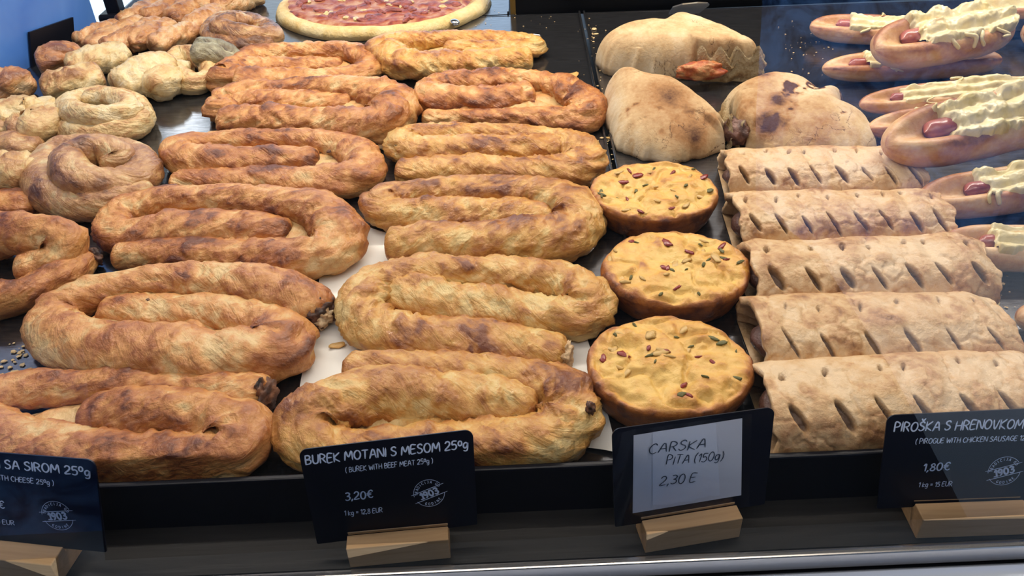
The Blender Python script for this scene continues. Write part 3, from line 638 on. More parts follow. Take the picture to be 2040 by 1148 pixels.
# ------------------------------------------------------------------ torn flat breads
def flat_bread(rim, H, seed, label, cut=(), lean=(0, 0), spots=(), tone0=.30, wave=.06):
    W = np.array([P(*p) for p in rim]); pts = np.vstack([W, W[:1]]); C, s = crom(np.column_stack([pts, np.arange(len(pts))]), 181); C = C[:-1]
    idx = C[:, 3]; xy = C[:, :2]; c = xy.mean(0); nA = len(C); nR = 84
    iscut = np.zeros(nA)
    for a, b in cut: iscut = np.maximum(iscut, ((idx >= a) & (idx <= b))*1.0)
    ker = np.ones(3)/3; sm_ = np.convolve(np.concatenate([iscut[-1:], iscut, iscut[:1]]), ker, 'valid'); sm_ = np.maximum(sm_*0, sm_)
    r = np.linspace(1, 0, nR)[:, None]**.7
    p = 4.2 + 9*sm_[None]; 
    prof = np.clip(1 - r**p, 0, 1)**(.50 - .12*sm_[None])
    edge = .006*fbm(v3(np.cos(np.arange(nA)*2*math.pi/nA)*6, np.sin(np.arange(nA)*2*math.pi/nA)*6, np.zeros(nA) + seed), seed + 6, 3)
    rad = np.linalg.norm(xy - c, axis=1); dirn = (xy - c)/rad[:, None]
    XY = c + dirn[None]*(rad[None]*r + (edge - .006*sm_)[None]*r**8)[..., None]
    N = v3(XY[..., 0]*14, XY[..., 1]*14, 0*r + seed)
    l1 = fbm(N, seed, 3); l2 = fbm(N*5, seed + 3, 4)
    rel = (XY - c)/rad.mean(); hz = 1 + lean[0]*rel[..., 0] + lean[1]*rel[..., 1]
    Z = H*prof*hz*(1 + wave*l1 + .02*l2)
    w1 = np.stack([fbm(N*1.4 + 3, seed + 9, 3), fbm(N*1.4 + 8, seed + 10, 3), 0*l1], -1)
    cr = np.abs(fbm(N*.9 + w1*.8 + 5, seed + 12, 4)); crack = np.clip(1 - cr/.012, 0, 1)*smooth(.05, .25, fbm(N*.7 + 11, seed + 15, 2))*smooth(.2, .5, prof)
    Z = np.maximum(Z - .0014*crack, .0006); 
    tone = tone0 + .42*l1 + .22*l2 + .16*smooth(.5, 1, prof) - .22*(1 - smooth(.0, .75, prof))
    for px, py, rp, amt, zf in spots:
        q = P(px, py, H*zf); rm = rp/pxm(px, py, H*zf); dd = np.sqrt(((XY[..., 0] - q[0])/rm)**2 + ((XY[..., 1] - q[1])/(rm*1.0))**2)
        tone = tone + amt*np.exp(-(dd*(1 + 1.3*l2 + .8*l1))**2*1.2)
    Z = np.maximum(Z, .0006)
    V = np.concatenate([XY, Z[..., None]], -1); f = gridfaces(nR, nA); f.append(tuple(range(nA))[::-1])
    o = mk('flat_bread', V, f, M_PITA, None, {'tone': tone}); tag(o, label, 'bread', 'torn stuffed flat breads')
    # torn faces: crumb wall and filling
    for ci, (a, b) in enumerate(cut):
        ii = np.where((idx >= a) & (idx <= b))[0]; seg = (c + dirn*(rad + edge)[:, None])[ii]; dn = dirn[ii]; nz2 = 18
        zz = np.linspace(0, 1, nz2)[None]; hh = np.full(len(ii), H*.66)*(1 + .2*np.sin(np.arange(len(ii))*.9))
        g = np.zeros((len(ii), nz2, 3)); bump_ = fbm(v3(seg[:, None, 0]*90 + 0*zz, seg[:, None, 1]*90 + 0*zz, zz*5 + 0*seg[:, None, 0]), seed + 20, 4)
        ex = (.0040 + .005*bump_)*np.sin(math.pi*np.clip(zz*.96 + .04, 0, 1))**.5
        g[..., :2] = seg[:, None] + dn[:, None]*ex[..., None]; g[..., 2] = .0008 + zz*hh[:, None]
        mk('torn_edge', g, [q[::-1] for q in gridfaces(len(ii), nz2, False)], M_CRUMB, o, {'tone': .25 + .6*bump_ + 0*zz})['label'] = 'torn crumb face'
    return o
T1 = flat_bread([(1196,148,0),(1262,158,0),(1350,160,0),(1420,164,0),(1485,163,0),(1514,150,.004),(1522,112,.02),(1496,74,.034),(1442,44,.040),(1400,24,.044),(1350,20,.044),(1302,44,.040),(1250,54,.034),(1202,84,.022),(1183,116,.010)], .050, 4,
  'torn flat bread with tomato filling in its open side, rearmost of the three', cut=((2.4, 5.0),), lean=(0, .12), tone0=.34)
blob('tomato_filling', P(1396, 141, .018), (.026, .010, .010), M_FILLRED, T1, 4, 40, 26, .35, 2.5, .05, .4, .5, floor=.002)
T2 = flat_bread([(1228,300,0),(1268,318,0),(1330,327,0),(1400,318,0),(1444,294,.004),(1450,262,.016),(1458,228,.028),(1440,190,.038),(1396,156,.044),(1340,131,.047),(1275,131,.044),(1219,147,.030),(1207,190,.018),(1214,250,.008)], .038, 10,
  'torn flat bread quarter left of the scorched one, behind the rearmost yellow muffin', cut=((4.2, 5.6),), lean=(.02, .42), spots=((1392,250,46,.4,.8),(1330,185,50,.3,1.1)), tone0=.28)
T3 = flat_bread([(1480,302,0),(1560,316,0),(1640,320,0),(1742,302,.003),(1748,260,.014),(1738,222,.024),(1694,184,.036),(1688,154,.040),(1650,153,.042),(1600,128,.045),(1535,121,.045),(1480,142,.040),(1442,180,.028),(1450,225,.016),(1456,268,.006)], .036, 17,
  'large torn flat bread with dark scorched spots, beside the cheese-topped buns', cut=((12.6, 14.9),), lean=(0, .45), spots=((1535,242,28,.85,.75),(1552,190,24,.6,1.1),(1525,146,24,.4,1.2),(1690,262,16,-.3,.7)), tone0=.30)
blob('dark_filling', P(1466, 262, .014), (.012, .016, .012), M_DSAUS, T3, 6, 30, 20, .35, 2.5, .3, .45, .5, floor=.002)

# ------------------------------------------------------------------ buns with sausage and cheese
def strand3(name, pts, r, mat, parent, seed, m=10, tone0=.25):
    C, s = crom(np.column_stack([np.array(pts), np.full(len(pts), r)]), 22); c = C[:, :3]
    T = np.gradient(c, axis=0); T /= np.linalg.norm(T, axis=1)[:, None] + 1e-9
    A = np.cross(T, [.13, .2, 1.0]); A /= np.linalg.norm(A, axis=1)[:, None] + 1e-9; B = np.cross(A, T)
    th = np.linspace(0, 2*math.pi, m, endpoint=False)[None]; e = np.linspace(-1, 1, 22)[:, None]
    rr = r*(np.clip(1 - np.abs(e)**8, 0.02, 1))**.5*(1 + .22*fbm(v3(s[:, None]*200 + 0*th, np.cos(th) + 0*e, np.sin(th) + 0*e), seed, 2))
    V = c[:, None] + A[:, None]*(np.cos(th)*rr)[..., None] + B[:, None]*(np.sin(th)*rr)[..., None]
    return mk(name, V, gridfaces(22, m) + [tuple(range(m))[::-1], tuple(range(21*m, 22*m))], mat, parent, {'tone': np.full(22*m, tone0)})
def hot_dog(a, b, hw, seed, label, z0=0.0, phi=0.0, cheese=(-.6, .92), saus=(-.72, .8), hf=.82, rise=0.0, tone0=.32, sr=.30, nsh=3, cw=.88, top=True, depth=.5, th_c=.30):
    zc = z0 + .02; A, B = P(*a, zc), P(*b, zc); mid = (A + B)/2; d = B - A; L2 = np.linalg.norm(d)/2; d /= 2*L2
    W = hw/pxm(*[(a[i] + b[i])/2 for i in (0, 1)], zc); Hh = W*hf; L2 += W*.35
    nrm = np.array([-d[1], d[0], 0]); c_, s_ = math.cos(phi), math.sin(phi)
    ctr = np.array([mid[0], mid[1], z0 + Hh*(abs(c_) + .25*abs(s_))])
    def to(x, y, z):               # local -> world, rolled by phi about the long axis, pitched by rise
        y2, z2 = y*c_ - z*s_, y*s_ + z*c_
        return ctr + x[..., None]*d + y2[..., None]*nrm + v3(0*x, 0*x, z2 + x*rise)
    nU, nT = 110, 72
    u = np.sin(np.linspace(-math.pi/2, math.pi/2, nU))[:, None]; th = np.linspace(-math.pi/2, 1.5*math.pi, nT, endpoint=False)[None]
    wf = np.clip(1 - np.abs(u)**3.6, 0, 1)**.5
    def ztop(uu, cc):              # height of the open top (cc = across, -1..1), in units of Hh
        w = np.clip(1 - np.abs(uu)**3.6, 0, 1)**.5
        zt = np.sqrt(np.clip(1 - cc*cc, 0, 1))
        return w*(zt - (depth*2*np.exp(-(cc/.48)**2)*np.clip(1 - np.abs(uu)**5, 0, 1) if top else 0))
    N = v3(u*L2*22, np.cos(th)*1.3, np.sin(th)*1.3 + seed*4.0); l1 = fbm(N, seed, 3); l2 = fbm(N*3.2, seed + 5, 3)
    d_ = 1 + .06*l1 + .012*l2
    y = W*wf*np.cos(th)*d_; z = np.where(np.sin(th) > 0, ztop(u, np.cos(th)), np.sin(th)*wf)*Hh*d_
    V = to(u*L2 + 0*th, y, z); V[..., 2] = np.maximum(V[..., 2], z0 + .0006 if z0 < .001 else .001)
    rimb = np.exp(-((np.abs(np.cos(th)) - .75)/.25)**2)*(np.sin(th) > 0)
    tone = tone0 + .26*l1 + .14*l2 + .34*rimb*smooth(-.3, .3, l1 + .1) + .20*np.abs(u)**4 - .20*smooth(.1, .9, -np.sin(th)) + .5*np.maximum(fbm(N*1.7 + 5, seed + 9, 3) - .3, 0)
    root = empty('cheese_bun', (ctr[0], ctr[1], z0), label, 'bun', 'cheese-topped sausage buns')
    mk('bun', V, gridfaces(nU, nT), M_BUN, root, {'tone': tone})
    zt0 = (1 - depth*2)*Hh
    if saus:
        sR = W*sr; n1, n2 = 40, 26; uu = np.linspace(saus[0], saus[1], n1)*L2; e = np.minimum(uu - uu[0], uu[-1] - uu); rr = sR*np.sqrt(np.clip(1 - (1 - np.clip(e/sR, 0, 1))**2, .0005, 1))
        uu = np.where(np.arange(n1) < 1, uu, uu); t2 = np.linspace(0, 2*math.pi, n2, endpoint=False)[None]
        nn = fbm(v3(uu[:, None]*60 + 0*t2, np.cos(t2)*1.2 + 0*uu[:, None], np.sin(t2)*1.2 + 0*uu[:, None]), seed + 31, 3)
        rr = rr[:, None]*(1 + .05*nn)
        Vs = to(uu[:, None] + 0*t2, rr*np.cos(t2), zt0 + sR*.75 + rr*np.sin(t2))
        mk('sausage', Vs, gridfaces(n1, n2) + [tuple(range(n2)), tuple(range((n1-1)*n2, n1*n2))[::-1]], M_SAUS, root, {'tone': .4 + .6*nn})
    if cheese:
        n1, n2 = 120, 64; uu = np.linspace(cheese[0], cheese[1], n1)[:, None]; cc = np.linspace(-1, 1, n2)[None]
        Nn = v3(uu*L2*60, cc*W*60, 0*uu*cc + seed); k1 = fbm(Nn, seed + 40, 3); k2 = fbm(Nn*2.6, seed + 41, 3); k3 = fbm(Nn*.5 + 3, seed + 43, 2)
        eu = np.minimum(uu - cheese[0], cheese[1] - uu)*L2/W; ec = (1 - np.abs(cc))
        mk_ = smooth(0, .34, np.minimum(eu*1.6, ec*1.35) + .48*k1*smooth(0, .1, ec) + .12*k2)
        base = ztop(uu, cc*cw)
        sb = np.sqrt(np.clip((sr*W)**2 - (cc*cw*W)**2, 0, None)) ; sbz = (zt0 + sr*W*.75 + sb)/Hh*smooth(-1, -.9, uu) if saus else base
        base = np.where((np.abs(cc*cw) < sr) & (uu > (saus[0] if saus else 9) + .05), np.maximum(base, sbz), base) if saus else base
        bs = base.copy()
        for _ in range(8): bs[:, 1:-1] = .25*bs[:, :-2] + .5*bs[:, 1:-1] + .25*bs[:, 2:]; bs[1:-1] = .25*bs[:-2] + .5*bs[1:-1] + .25*bs[2:]
        zz = bs*Hh - .0035 + W*(.03 + th_c*mk_**.6)*(mk_ > 0) + W*mk_*(.17*k1 + .035*k2 + .04*np.abs(k2)) - .004*(1 - mk_)
        Vc = to(uu*L2 + 0*cc, cc*cw*W*np.clip(1 - np.abs(uu)**3.6, 0, 1)**.5, zz)
        hole = np.clip(fbm(Nn*.7 + 9, seed + 47, 2) - .42, 0, 1)
        tone_c = .20 + .22*k1 - .2*k2 + .35*(1 - mk_)*(k3 > -.1) + 1.8*hole
        mk('melted_cheese', Vc, gridfaces(n1, n2, False)[::1], M_MELT, root, {'tone': tone_c})
    rg = random.Random(seed)
    for i in range(nsh if cheese else 0):
        uu = rg.uniform(cheese[0] - .08, cheese[1]*.8); sgn = -1 if rg.random() < .75 else 1
        w = (1 - min(.999, abs(uu))**3.6)**.5; pts = []
        for k in range(4):
            cc = .50 + k*.16*rg.uniform(.8, 1.2); u2 = uu + .07*k*rg.uniform(-.6, 1.0); q = min(cc, .985)
            x_, y_, z_ = np.array(u2*L2), np.array(sgn*W*w*(q + .03)), np.array(float(ztop(np.array(u2), np.array(q)))*Hh + .0022)
            pts.append(to(x_, y_, z_))
        strand3('cheese_shred', pts, W*.075*rg.uniform(.7, 1.2), M_MELT, root, seed + i)
    return root
hot_dog((1626,48), (1860,58), 34, 3, 'sausage bun with cheese furthest back, behind the top right pile', 0, .25, cheese=(-.42, .95), saus=(-.6, .9), nsh=3)
hot_dog((1652,130), (1985,112), 36, 9, 'lower sausage bun underneath the top right cheese bun', 0, .2, cheese=(-.55, .2), saus=(-.72, .3), nsh=2)
hot_dog((1757,106), (1992,62), 58, 12, 'cheese bun with a bare sausage tip, lying on top of the pile at top right', .028, .30, cheese=(-.50, .93), saus=(-.66, .8), nsh=4)
hot_dog((1726,196), (2080,160), 34, 17, 'flat cheese bun lying across the middle of the right edge', 0.008, .25, cheese=(-.62, .95), saus=(-.7, .9), nsh=3)
hot_dog((1745,246), (2080,215), 38, 22, 'lower bun underneath the largest cheese bun', 0, .25, cheese=(-.5, .4), saus=None, nsh=3)
hot_dog((1782,300), (2130,222), 70, 27, 'largest cheese bun with a bare sausage tip, beside the scorched flat bread', .018, .28, cheese=(-.50, .95), saus=(-.66, .85), nsh=5)
hot_dog((1850,398), (2150,352), 54, 32, 'cheese bun right of the rearmost braided roll, pale crust towards the front', 0, .15, cheese=(-.35, .95), saus=(-.5, .9), nsh=4)
hot_dog((1895,486), (2180,490), 56, 37, 'cheese bun right of the second braided roll, glossy golden crust', 0, .1, cheese=(-.42, .95), saus=(-.55, .9), nsh=4)
hot_dog((2048,617), (2260,612), 44, 42, 'brown bun end at the right edge beside the spilled cheese', 0, .0, cheese=None, saus=None, top=False, nsh=0)
hot_dog((1925,6), (2120,0), 24, 47, 'cheese bun cut by the top right corner', .02, .3, cheese=(-.85, .95), saus=None, nsh=2)
hot_dog((2052,66), (2190,60), 40, 52, 'pale cheese bun at the right edge behind the topmost one', 0, .3, cheese=(-.9, .95), saus=None, nsh=1)

# ------------------------------------------------------------------ pizza
def pizza():
    c = np.array([-.182, 1.158, 0]); R_ = .138; nA, nR = 120, 50
    root = empty('pizza', (c[0], c[1], 0), 'pizza with ham and tomato sauce at the top of the photo', 'pizza')
    a = np.linspace(0, 2*math.pi, nA, endpoint=False)[None]; r = np.linspace(1, 0, nR)[:, None]
    wob = 1 + .05*fbm(v3(np.cos(a)*2, np.sin(a)*2, a*0), 3, 3)
    X, Y = c[0] + np.cos(a)*r*R_*1.05*wob, c[1] + np.sin(a)*r*R_*.92*wob
    N = v3(X*60, Y*60, 0*X); l = fbm(N, 5, 3)
    Z = np.interp(r, [0, .82, .90, .97, 1.0], [.009, .009, .015, .012, .0008]) + .0018*l*(r < .98)
    mk('crust', v3(X, Y, np.maximum(Z, .0006)), gridfaces(nR, nA) + [tuple(range(nA))[::-1]], M_DOUGH, root, {'tone': .25 + .4*l + .3*smooth(.93, .86, r)}, uv=np.zeros((nA*nR, 2)))
    r2 = np.linspace(.90, 0, nR)[:, None]; w2 = 1 + .10*fbm(v3(np.cos(a)*4, np.sin(a)*4, a*0), 8, 3)
    X, Y = c[0] + np.cos(a)*r2*R_*1.05*w2, c[1] + np.sin(a)*r2*R_*.92*w2; N = v3(X*90, Y*90, 0*X); l = fbm(N, 7, 4)
    Z = .0105 + .003*l + .004*smooth(.90, .8, r2) - .003*(r2 > .885)
    mk('sauce', v3(X, Y, Z), gridfaces(nR, nA), M_SAUCE, root, {'tone': .50 + .8*l})
    rg = random.Random(5)
    for i in range(34):
        rr, an = math.sqrt(rg.random())*.80*R_, rg.uniform(math.pi, 2*math.pi) if i % 4 else rg.uniform(0, 6.28)
        blob('ham_piece', (c[0] + rr*math.cos(an), c[1] + rr*math.sin(an)*.9, .0145), (rg.uniform(.006, .012), rg.uniform(.004, .008), .0028), M_HAM, root, i, 18, 12, .5, 1.6, rg.uniform(0, 3), .45, .6)
    for i in range(24):
        rr, an = math.sqrt(rg.random())*.84*R_, rg.uniform(math.pi, 2*math.pi)
        blob('cheese_patch', (c[0] + rr*math.cos(an), c[1] + rr*math.sin(an)*.9, .0145), (rg.uniform(.004, .009), rg.uniform(.002, .005), .0016), M_MELT, root, i + 50, 16, 10, .5, 1.8, rg.uniform(0, 3), .5, .6)
pizza()

# ------------------------------------------------------------------ tongs, rod, spatula, crumbs
def clear_plastic():
    m, nt, b = newmat('clear_brown_plastic'); b.inputs['Base Color'].default_value = (.55, .42, .28, 1); b.inputs['Roughness'].default_value = .12; b.inputs['Alpha'].default_value = .35; return m
c = P(915, 40); t = empty('serving_tongs', (c[0], c[1], 0), 'clear plastic serving tongs lying right of the pizza', 'tongs')
a = np.linspace(0, 2*math.pi, 40, endpoint=False)
q = P(900, 46); e = P(975, 5)
dv = (e - q); ln = np.linalg.norm(dv); dv /= ln; nv = np.array([-dv[1], dv[0], 0])
V = []
for z in (.004, .0058):
    for k in range(2):
        for i in a: V.append(q + dv*(np.cos(i)*.055 + .030) + nv*(np.sin(i)*(.018 if k == 0 else .004)) + [0, 0, z + .004*math.cos(i)**2])
f = [(i, (i+1) % 40, 40 + (i+1) % 40, 40 + i) for i in range(40)]; f += [tuple(80 + x for x in z)[::-1] for z in f] + [(i, 80 + i, 80 + (i+1) % 40, (i+1) % 40) for i in range(40)] + [tuple(range(40, 80)), tuple(range(120, 160))[::-1]]
mk('blade', V, f, clear_plastic(), t)
blob('hinge', P(905, 44, .009), (.006, .008, .004), M_STEEL, t, 2, 20, 12, .1, 1, .6)
r0, r1 = P(1000, 68, .004), P(1078, 71, .004)
o = strand3('metal_rod', [r0, (r0*2 + r1)/3, (r0 + r1*2)/3, r1], .0022, M_STEEL, None, 4, 14); tag(o, 'short steel rod lying behind the rearmost golden burek', 'rod')
sp = P(1378, 12, .05); t = empty('spatula', (sp[0], sp[1], 0.05), 'steel spatula tip behind the torn flat bread', 'spatula')
V = []
for z in (0, .0015):
    for x, y in ((-.020, .08), (-.021, .01), (-.012, -.016), (.004, -.026), (.016, -.020), (.020, .0), (.016, .08)): V.append(sp + [x, y*.4, z - y*.25])
n = 7; f = [tuple(range(n))[::-1], tuple(range(n, 2*n))] + [(i, (i+1) % n, (i+1) % n + n, i + n) for i in range(n)]
mk('blade', V, f, simple('blue_steel', (.42, .50, .62), .25, .8), t, smooth_=False)
rg = random.Random(77); V = []; f = []
def crumb(px, py, s):
    w = P(px, py, .0005); k = len(V); n = 5; a0 = rg.uniform(0, 6)
    for z, sc in ((0, 1.0), (rg.uniform(.12, .3)*s, .8)):
        for i in range(n): r_ = s*sc*rg.uniform(.5, 1.1); V.append(w + [math.cos(a0 + i*6.283/n)*r_, math.sin(a0 + i*6.283/n)*r_*.8, z])
    f.append(tuple(k + i for i in range(n))[::-1]); f.append(tuple(k + n + i for i in range(n)))
    for i in range(n): f.append((k + i, k + (i+1) % n, k + n + (i+1) % n, k + n + i))
for _ in range(60): crumb(rg.uniform(1150, 1225), rg.uniform(40, 330), rg.uniform(.0004, .0014))
for _ in range(45): crumb(1196 + .16*(y := rg.uniform(-150, 150)) + rg.uniform(-6, 6), 180 + y, rg.uniform(.0006, .0022))
for _ in range(40): crumb(rg.gauss(1615, 35), rg.gauss(85, 30), rg.uniform(.0004, .0016))
for _ in range(50): crumb(rg.uniform(1900, 2030), rg.uniform(540, 720), rg.uniform(.0005, .0016))
for _ in range(25): crumb(rg.uniform(0, 60), rg.uniform(680, 745), rg.uniform(.0006, .0028))
for _ in range(16): crumb(rg.uniform(250, 310), rg.uniform(225, 262), rg.uniform(.0004, .0014))
for _ in range(25): crumb(rg.uniform(860, 1110), rg.uniform(20, 60), rg.uniform(.0004, .0014))
for p in ((1184, 58, .004), (1188, 68, .004), (1955, 565, .004), (1972, 562, .0035), (1998, 566, .0025), (1984, 587, .003), (2015, 674, .003), (30, 745, .005), (1200, 275, .003)): crumb(*p)
tag(mk('crumbs', V, f, simple('pastry_crumbs', (.62, .44, .22), .7), smooth_=False, origin=(.2, .7, 0)), 'pastry crumbs scattered over the dark trays', 'crumbs', None, 'stuff')
q = P(1975, 628); t = empty('cheese_spill', (q[0], q[1], 0), 'patch of spilled melted cheese on the tray right of the braided rolls', 'cheese')
for i, (px, py, s) in enumerate(((1968, 612, .006), (1962, 626, .007), (1978, 632, .008), (1990, 645, .005), (1980, 655, .006), (1955, 618, .005), (1984, 602, .004))):
    blob('cheese_shred', P(px, py, .0015), (s, s*.7, .0016), M_MELT, t, i, 20, 12, .5, 1.6, i*.7, .2, .3, floor=.0004)
flk = P(1140, 148, .002)
for i, (px, py, z, s, rot, lab) in enumerate(((1140, 150, .001, .011, .4, 'curled pastry flake on the tray right of the scorched burek'), (860, 58, .001, .012, .2, 'flat pastry flake between the pizza and the rearmost golden burek'), (672, 690, .002, .006, .3, 'dark pastry flake on the white paper under the charred end'), (690, 575, .002, .006, .9, 'small pastry flake on the white paper behind the thin-crusted burek'), (1215, 275, .001, .005, .1, 'small pastry flake on the tray divider'))):
    tag(flake('pastry_flake', px, py, z, s, M_BEEF, None, i + 3, .25, rot, .4), lab, 'flake', 'loose pastry flakes')
# ------------------------------------------------------------------ hand lettering (strokes)
def _arc(cx, cy, rx, ry, a0, a1, n=12):
    return [(cx + rx*math.cos(R(a0 + (a1 - a0)*i/n)), cy + ry*math.sin(R(a0 + (a1 - a0)*i/n))) for i in range(n + 1)]
O_ = _arc(.3, .5, .3, .5, 90, 450, 20)
GL = {
 'A': (.62, [[(0, -.03), (.33, 1), (.62, 0)], [(.12, .34), (.52, .38)]]),
 'B': (.55, [[(.04, 0), (0, 1)], [(0, 1), (.3, 1), (.44, .84), (.36, .62), (.02, .52), (.4, .5), (.54, .3), (.42, .06), (.02, 0)]]),
 'C': (.55, [[(.52, .84), (.38, 1), (.14, .88), (0, .5), (.12, .12), (.34, 0), (.55, .12)]]),
 'D': (.58, [[(.03, 0), (0, 1)], [(0, 1), (.3, .97), (.55, .72), (.56, .36), (.36, .06), (.03, 0)]]),
 'E': (.46, [[(.46, 1), (.02, .98), (0, .02), (.46, .03)], [(.02, .53), (.38, .56)]]),
 'F': (.46, [[(.46, 1), (.02, .98), (0, 0)], [(.02, .53), (.36, .55)]]),
 'G': (.58, [[(.52, .86), (.36, 1), (.12, .86), (0, .5), (.12, .12), (.34, 0), (.54, .14), (.56, .46), (.34, .44)]]),
 'H': (.56, [[(0, 0), (.02, 1)], [(.56, 0), (.54, 1.02)], [(0, .5), (.56, .54)]]),
 'I': (.06, [[(.03, 0), (.03, 1)]]),
 'J': (.42, [[(.1, 1), (.42, 1)], [(.3, 1), (.3, .2), (.2, .02), (.06, .04), (0, .16)]]),
 'K': (.54, [[(.02, 0), (0, 1)], [(.5, 1.02), (.04, .46), (.54, -.02)]]),
 'M': (.76, [[(0, 0), (.1, 1), (.37, .32), (.66, 1.02), (.76, 0)]]),
 'N': (.56, [[(0, 0), (.02, 1), (.54, .02), (.56, 1.02)]]),
 'O': (.60, [O_]),
 'P': (.5, [[(.03, 0), (0, 1), (.32, .98), (.48, .78), (.38, .54), (.03, .46)]]),
 'R': (.54, [[(.03, 0), (0, 1), (.32, .98), (.47, .78), (.36, .56), (.03, .48)], [(.2, .5), (.54, 0)]]),
 'S': (.5, [[(.46, .86), (.32, 1), (.1, .92), (.04, .74), (.18, .57), (.4, .44), (.48, .24), (.34, .03), (.12, 0), (0, .14)]]),
 'T': (.56, [[(0, 1), (.56, 1.0)], [(.29, 1), (.27, 0)]]),
 'U': (.54, [[(0, 1), (.02, .3), (.14, .04), (.34, .02), (.5, .22), (.54, 1)]]),
 'V': (.54, [[(0, 1), (.27, 0), (.54, 1)]]),
 'W': (.78, [[(0, 1), (.18, 0), (.4, .72), (.6, 0), (.78, 1)]]),
 '0': (.5, [_arc(.25, .5, .25, .5, 90, 450, 20)]),
 '1': (.22, [[(0, .78), (.2, 1), (.2, 0)]]),
 '2': (.5, [[(.02, .8), (.16, .98), (.36, .95), (.46, .74), (.36, .48), (0, .02), (.5, .05)]]),
 '3': (.46, [[(.03, .94), (.24, 1), (.42, .84), (.34, .6), (.16, .53), (.36, .47), (.46, .26), (.34, .04), (.14, 0), (0, .1)]]),
 '5': (.46, [[(.44, 1), (.08, .98), (.05, .58), (.26, .62), (.44, .44), (.42, .16), (.24, 0), (0, .07)]]),
 '8': (.48, [[(.42, .82), (.26, 1), (.07, .84), (.14, .62), (.36, .46), (.46, .22), (.3, 0), (.08, .06), (.03, .26), (.16, .48), (.38, .66), (.42, .82)]]),
 '9': (.46, [[(.42, .7), (.28, .48), (.08, .54), (.03, .8), (.2, 1), (.4, .9), (.42, .7), (.36, .2), (.16, 0)]]),
 ',': (.1, [[(.08, .08), (0, -.16)]]),
 '(': (.18, [[(.18, 1.1), (.02, .74), (.02, .24), (.16, -.12)]]),
 ')': (.18, [[(0, 1.1), (.16, .74), (.16, .24), (.02, -.12)]]),
 '=': (.4, [[(0, .36), (.4, .36)], [(0, .6), (.4, .6)]]),
 '\u20ac': (.58, [[(.56, .84), (.42, 1), (.2, .86), (.1, .5), (.2, .14), (.42, 0), (.58, .12)], [(0, .6), (.42, .62)], [(0, .4), (.4, .42)]]),
 'g': (.44, [[(.4, .56), (.22, .68), (.02, .5), (.04, .16), (.2, .06), (.38, .3), (.42, .66), (.4, -.1), (.26, -.3), (.04, -.24)]]),
 'k': (.4, [[(0, 0), (0, 1)], [(.36, .62), (.03, .3), (.4, 0)]]),
 'i': (.06, [[(.03, 0), (.03, .6)]]), '-': (.3, [[(0, .5), (.3, .5)]]), '|': (.02, []),
}
GL['\u0160'] = (GL['S'][0], GL['S'][1] + [[(.1, 1.34), (.25, 1.14), (.42, 1.36)]])
GL['o'] = (.34, [_arc(.17, .72, .17, .28, 90, 450, 14)])       # small raised zero
GL['t'] = GL['T']
def ribbon(pts, w, out, taper=.25):
    """flat brush stroke through pts (2D) of width w"""
    p = np.array(pts, float); n = len(p)
    if n > 2:
        C, _ = crom(np.column_stack([p, np.zeros(n)]), max(10, n*5)); p = C[:, :2]
    else: p = p[0] + (p[1] - p[0])*np.linspace(0, 1, 6)[:, None]
    t = np.gradient(p, axis=0); t /= np.linalg.norm(t, axis=1)[:, None] + 1e-9; nn = np.stack([-t[:, 1], t[:, 0]], 1)
    e = np.linspace(0, 1, len(p)); ww = w*.5*(1 - taper*(e - .3)**2*1.6)
    p[0] -= t[0]*w*.3; p[-1] += t[-1]*w*.3
    ww[0] *= .6; ww[-1] *= .5
    out.append((p + nn*ww[:, None], p - nn*ww[:, None]))
def text_strokes(txt, h, w, x0=0, y0=0, slant=.06, space=.17, sx=1.0, jit=.03, seed=1, shear_y=0.0):
    rg = random.Random(seed); x = 0.0; out = []
    for ch in txt:
        if ch == ' ': x += .34*sx; continue
        adv, st = GL[ch]; dy = rg.uniform(-jit, jit); sc = 1 + rg.uniform(-jit, jit)
        for s_ in st:
            ribbon([(x0 + (x + a*sx + slant*b)*h, y0 + (b*sc + dy)*h + shear_y*(x + a*sx)*h) for a, b in s_], w, out)
        x += (adv + space)*sx
    return out, x*h
def lettering(name, strokes, frame, mat, parent, lift=.0004):
    O, e1, e2, n = frame; V = []; f = []
    for L, Rr in strokes:
        k = len(V); m = len(L)
        for a, b in zip(L, Rr):
            V.append(O + e1*a[0] + e2*a[1] + n*lift); V.append(O + e1*b[0] + e2*b[1] + n*lift)
        f += [(k + 2*i + 1, k + 2*i + 3, k + 2*i + 2, k + 2*i) for i in range(m - 1)]
    return mk(name, V, f, mat, parent, smooth_=False)
def arc_text(txt, cx, cy, rad, a0, step, h, w, inward=False):
    out = []; a = a0
    for ch in txt:
        if ch != ' ':
            adv, st = GL[ch]; an = R(a); ux, uy = (math.sin(an), math.cos(an))   # outward
            tx, ty = (uy, -ux)
            if inward: ux, uy, tx, ty = -ux, -uy, -tx, -ty
            bx, by = cx + rad*math.sin(an), cy + rad*math.cos(an)
            for s_ in st: ribbon([(bx + tx*(p - adv/2)*h + ux*q*h, by + ty*(p - adv/2)*h + uy*q*h) for p, q in s_], w, out)
        a += step
    return out
M_CHALK = simple('pale_blue_print', (.70, .80, 1.0), .6)
M_PEN = simple('dark_pen', (.03, .05, .09), .5)
M_CARD = simple('dark_card', (.0025, .0028, .010), .30, 0, .35)
M_NOTE = simple('white_note_paper', (.62, .66, .76), .6); M_NOTE2 = simple('white_note_paper_strip', (.66, .72, .85), .55)

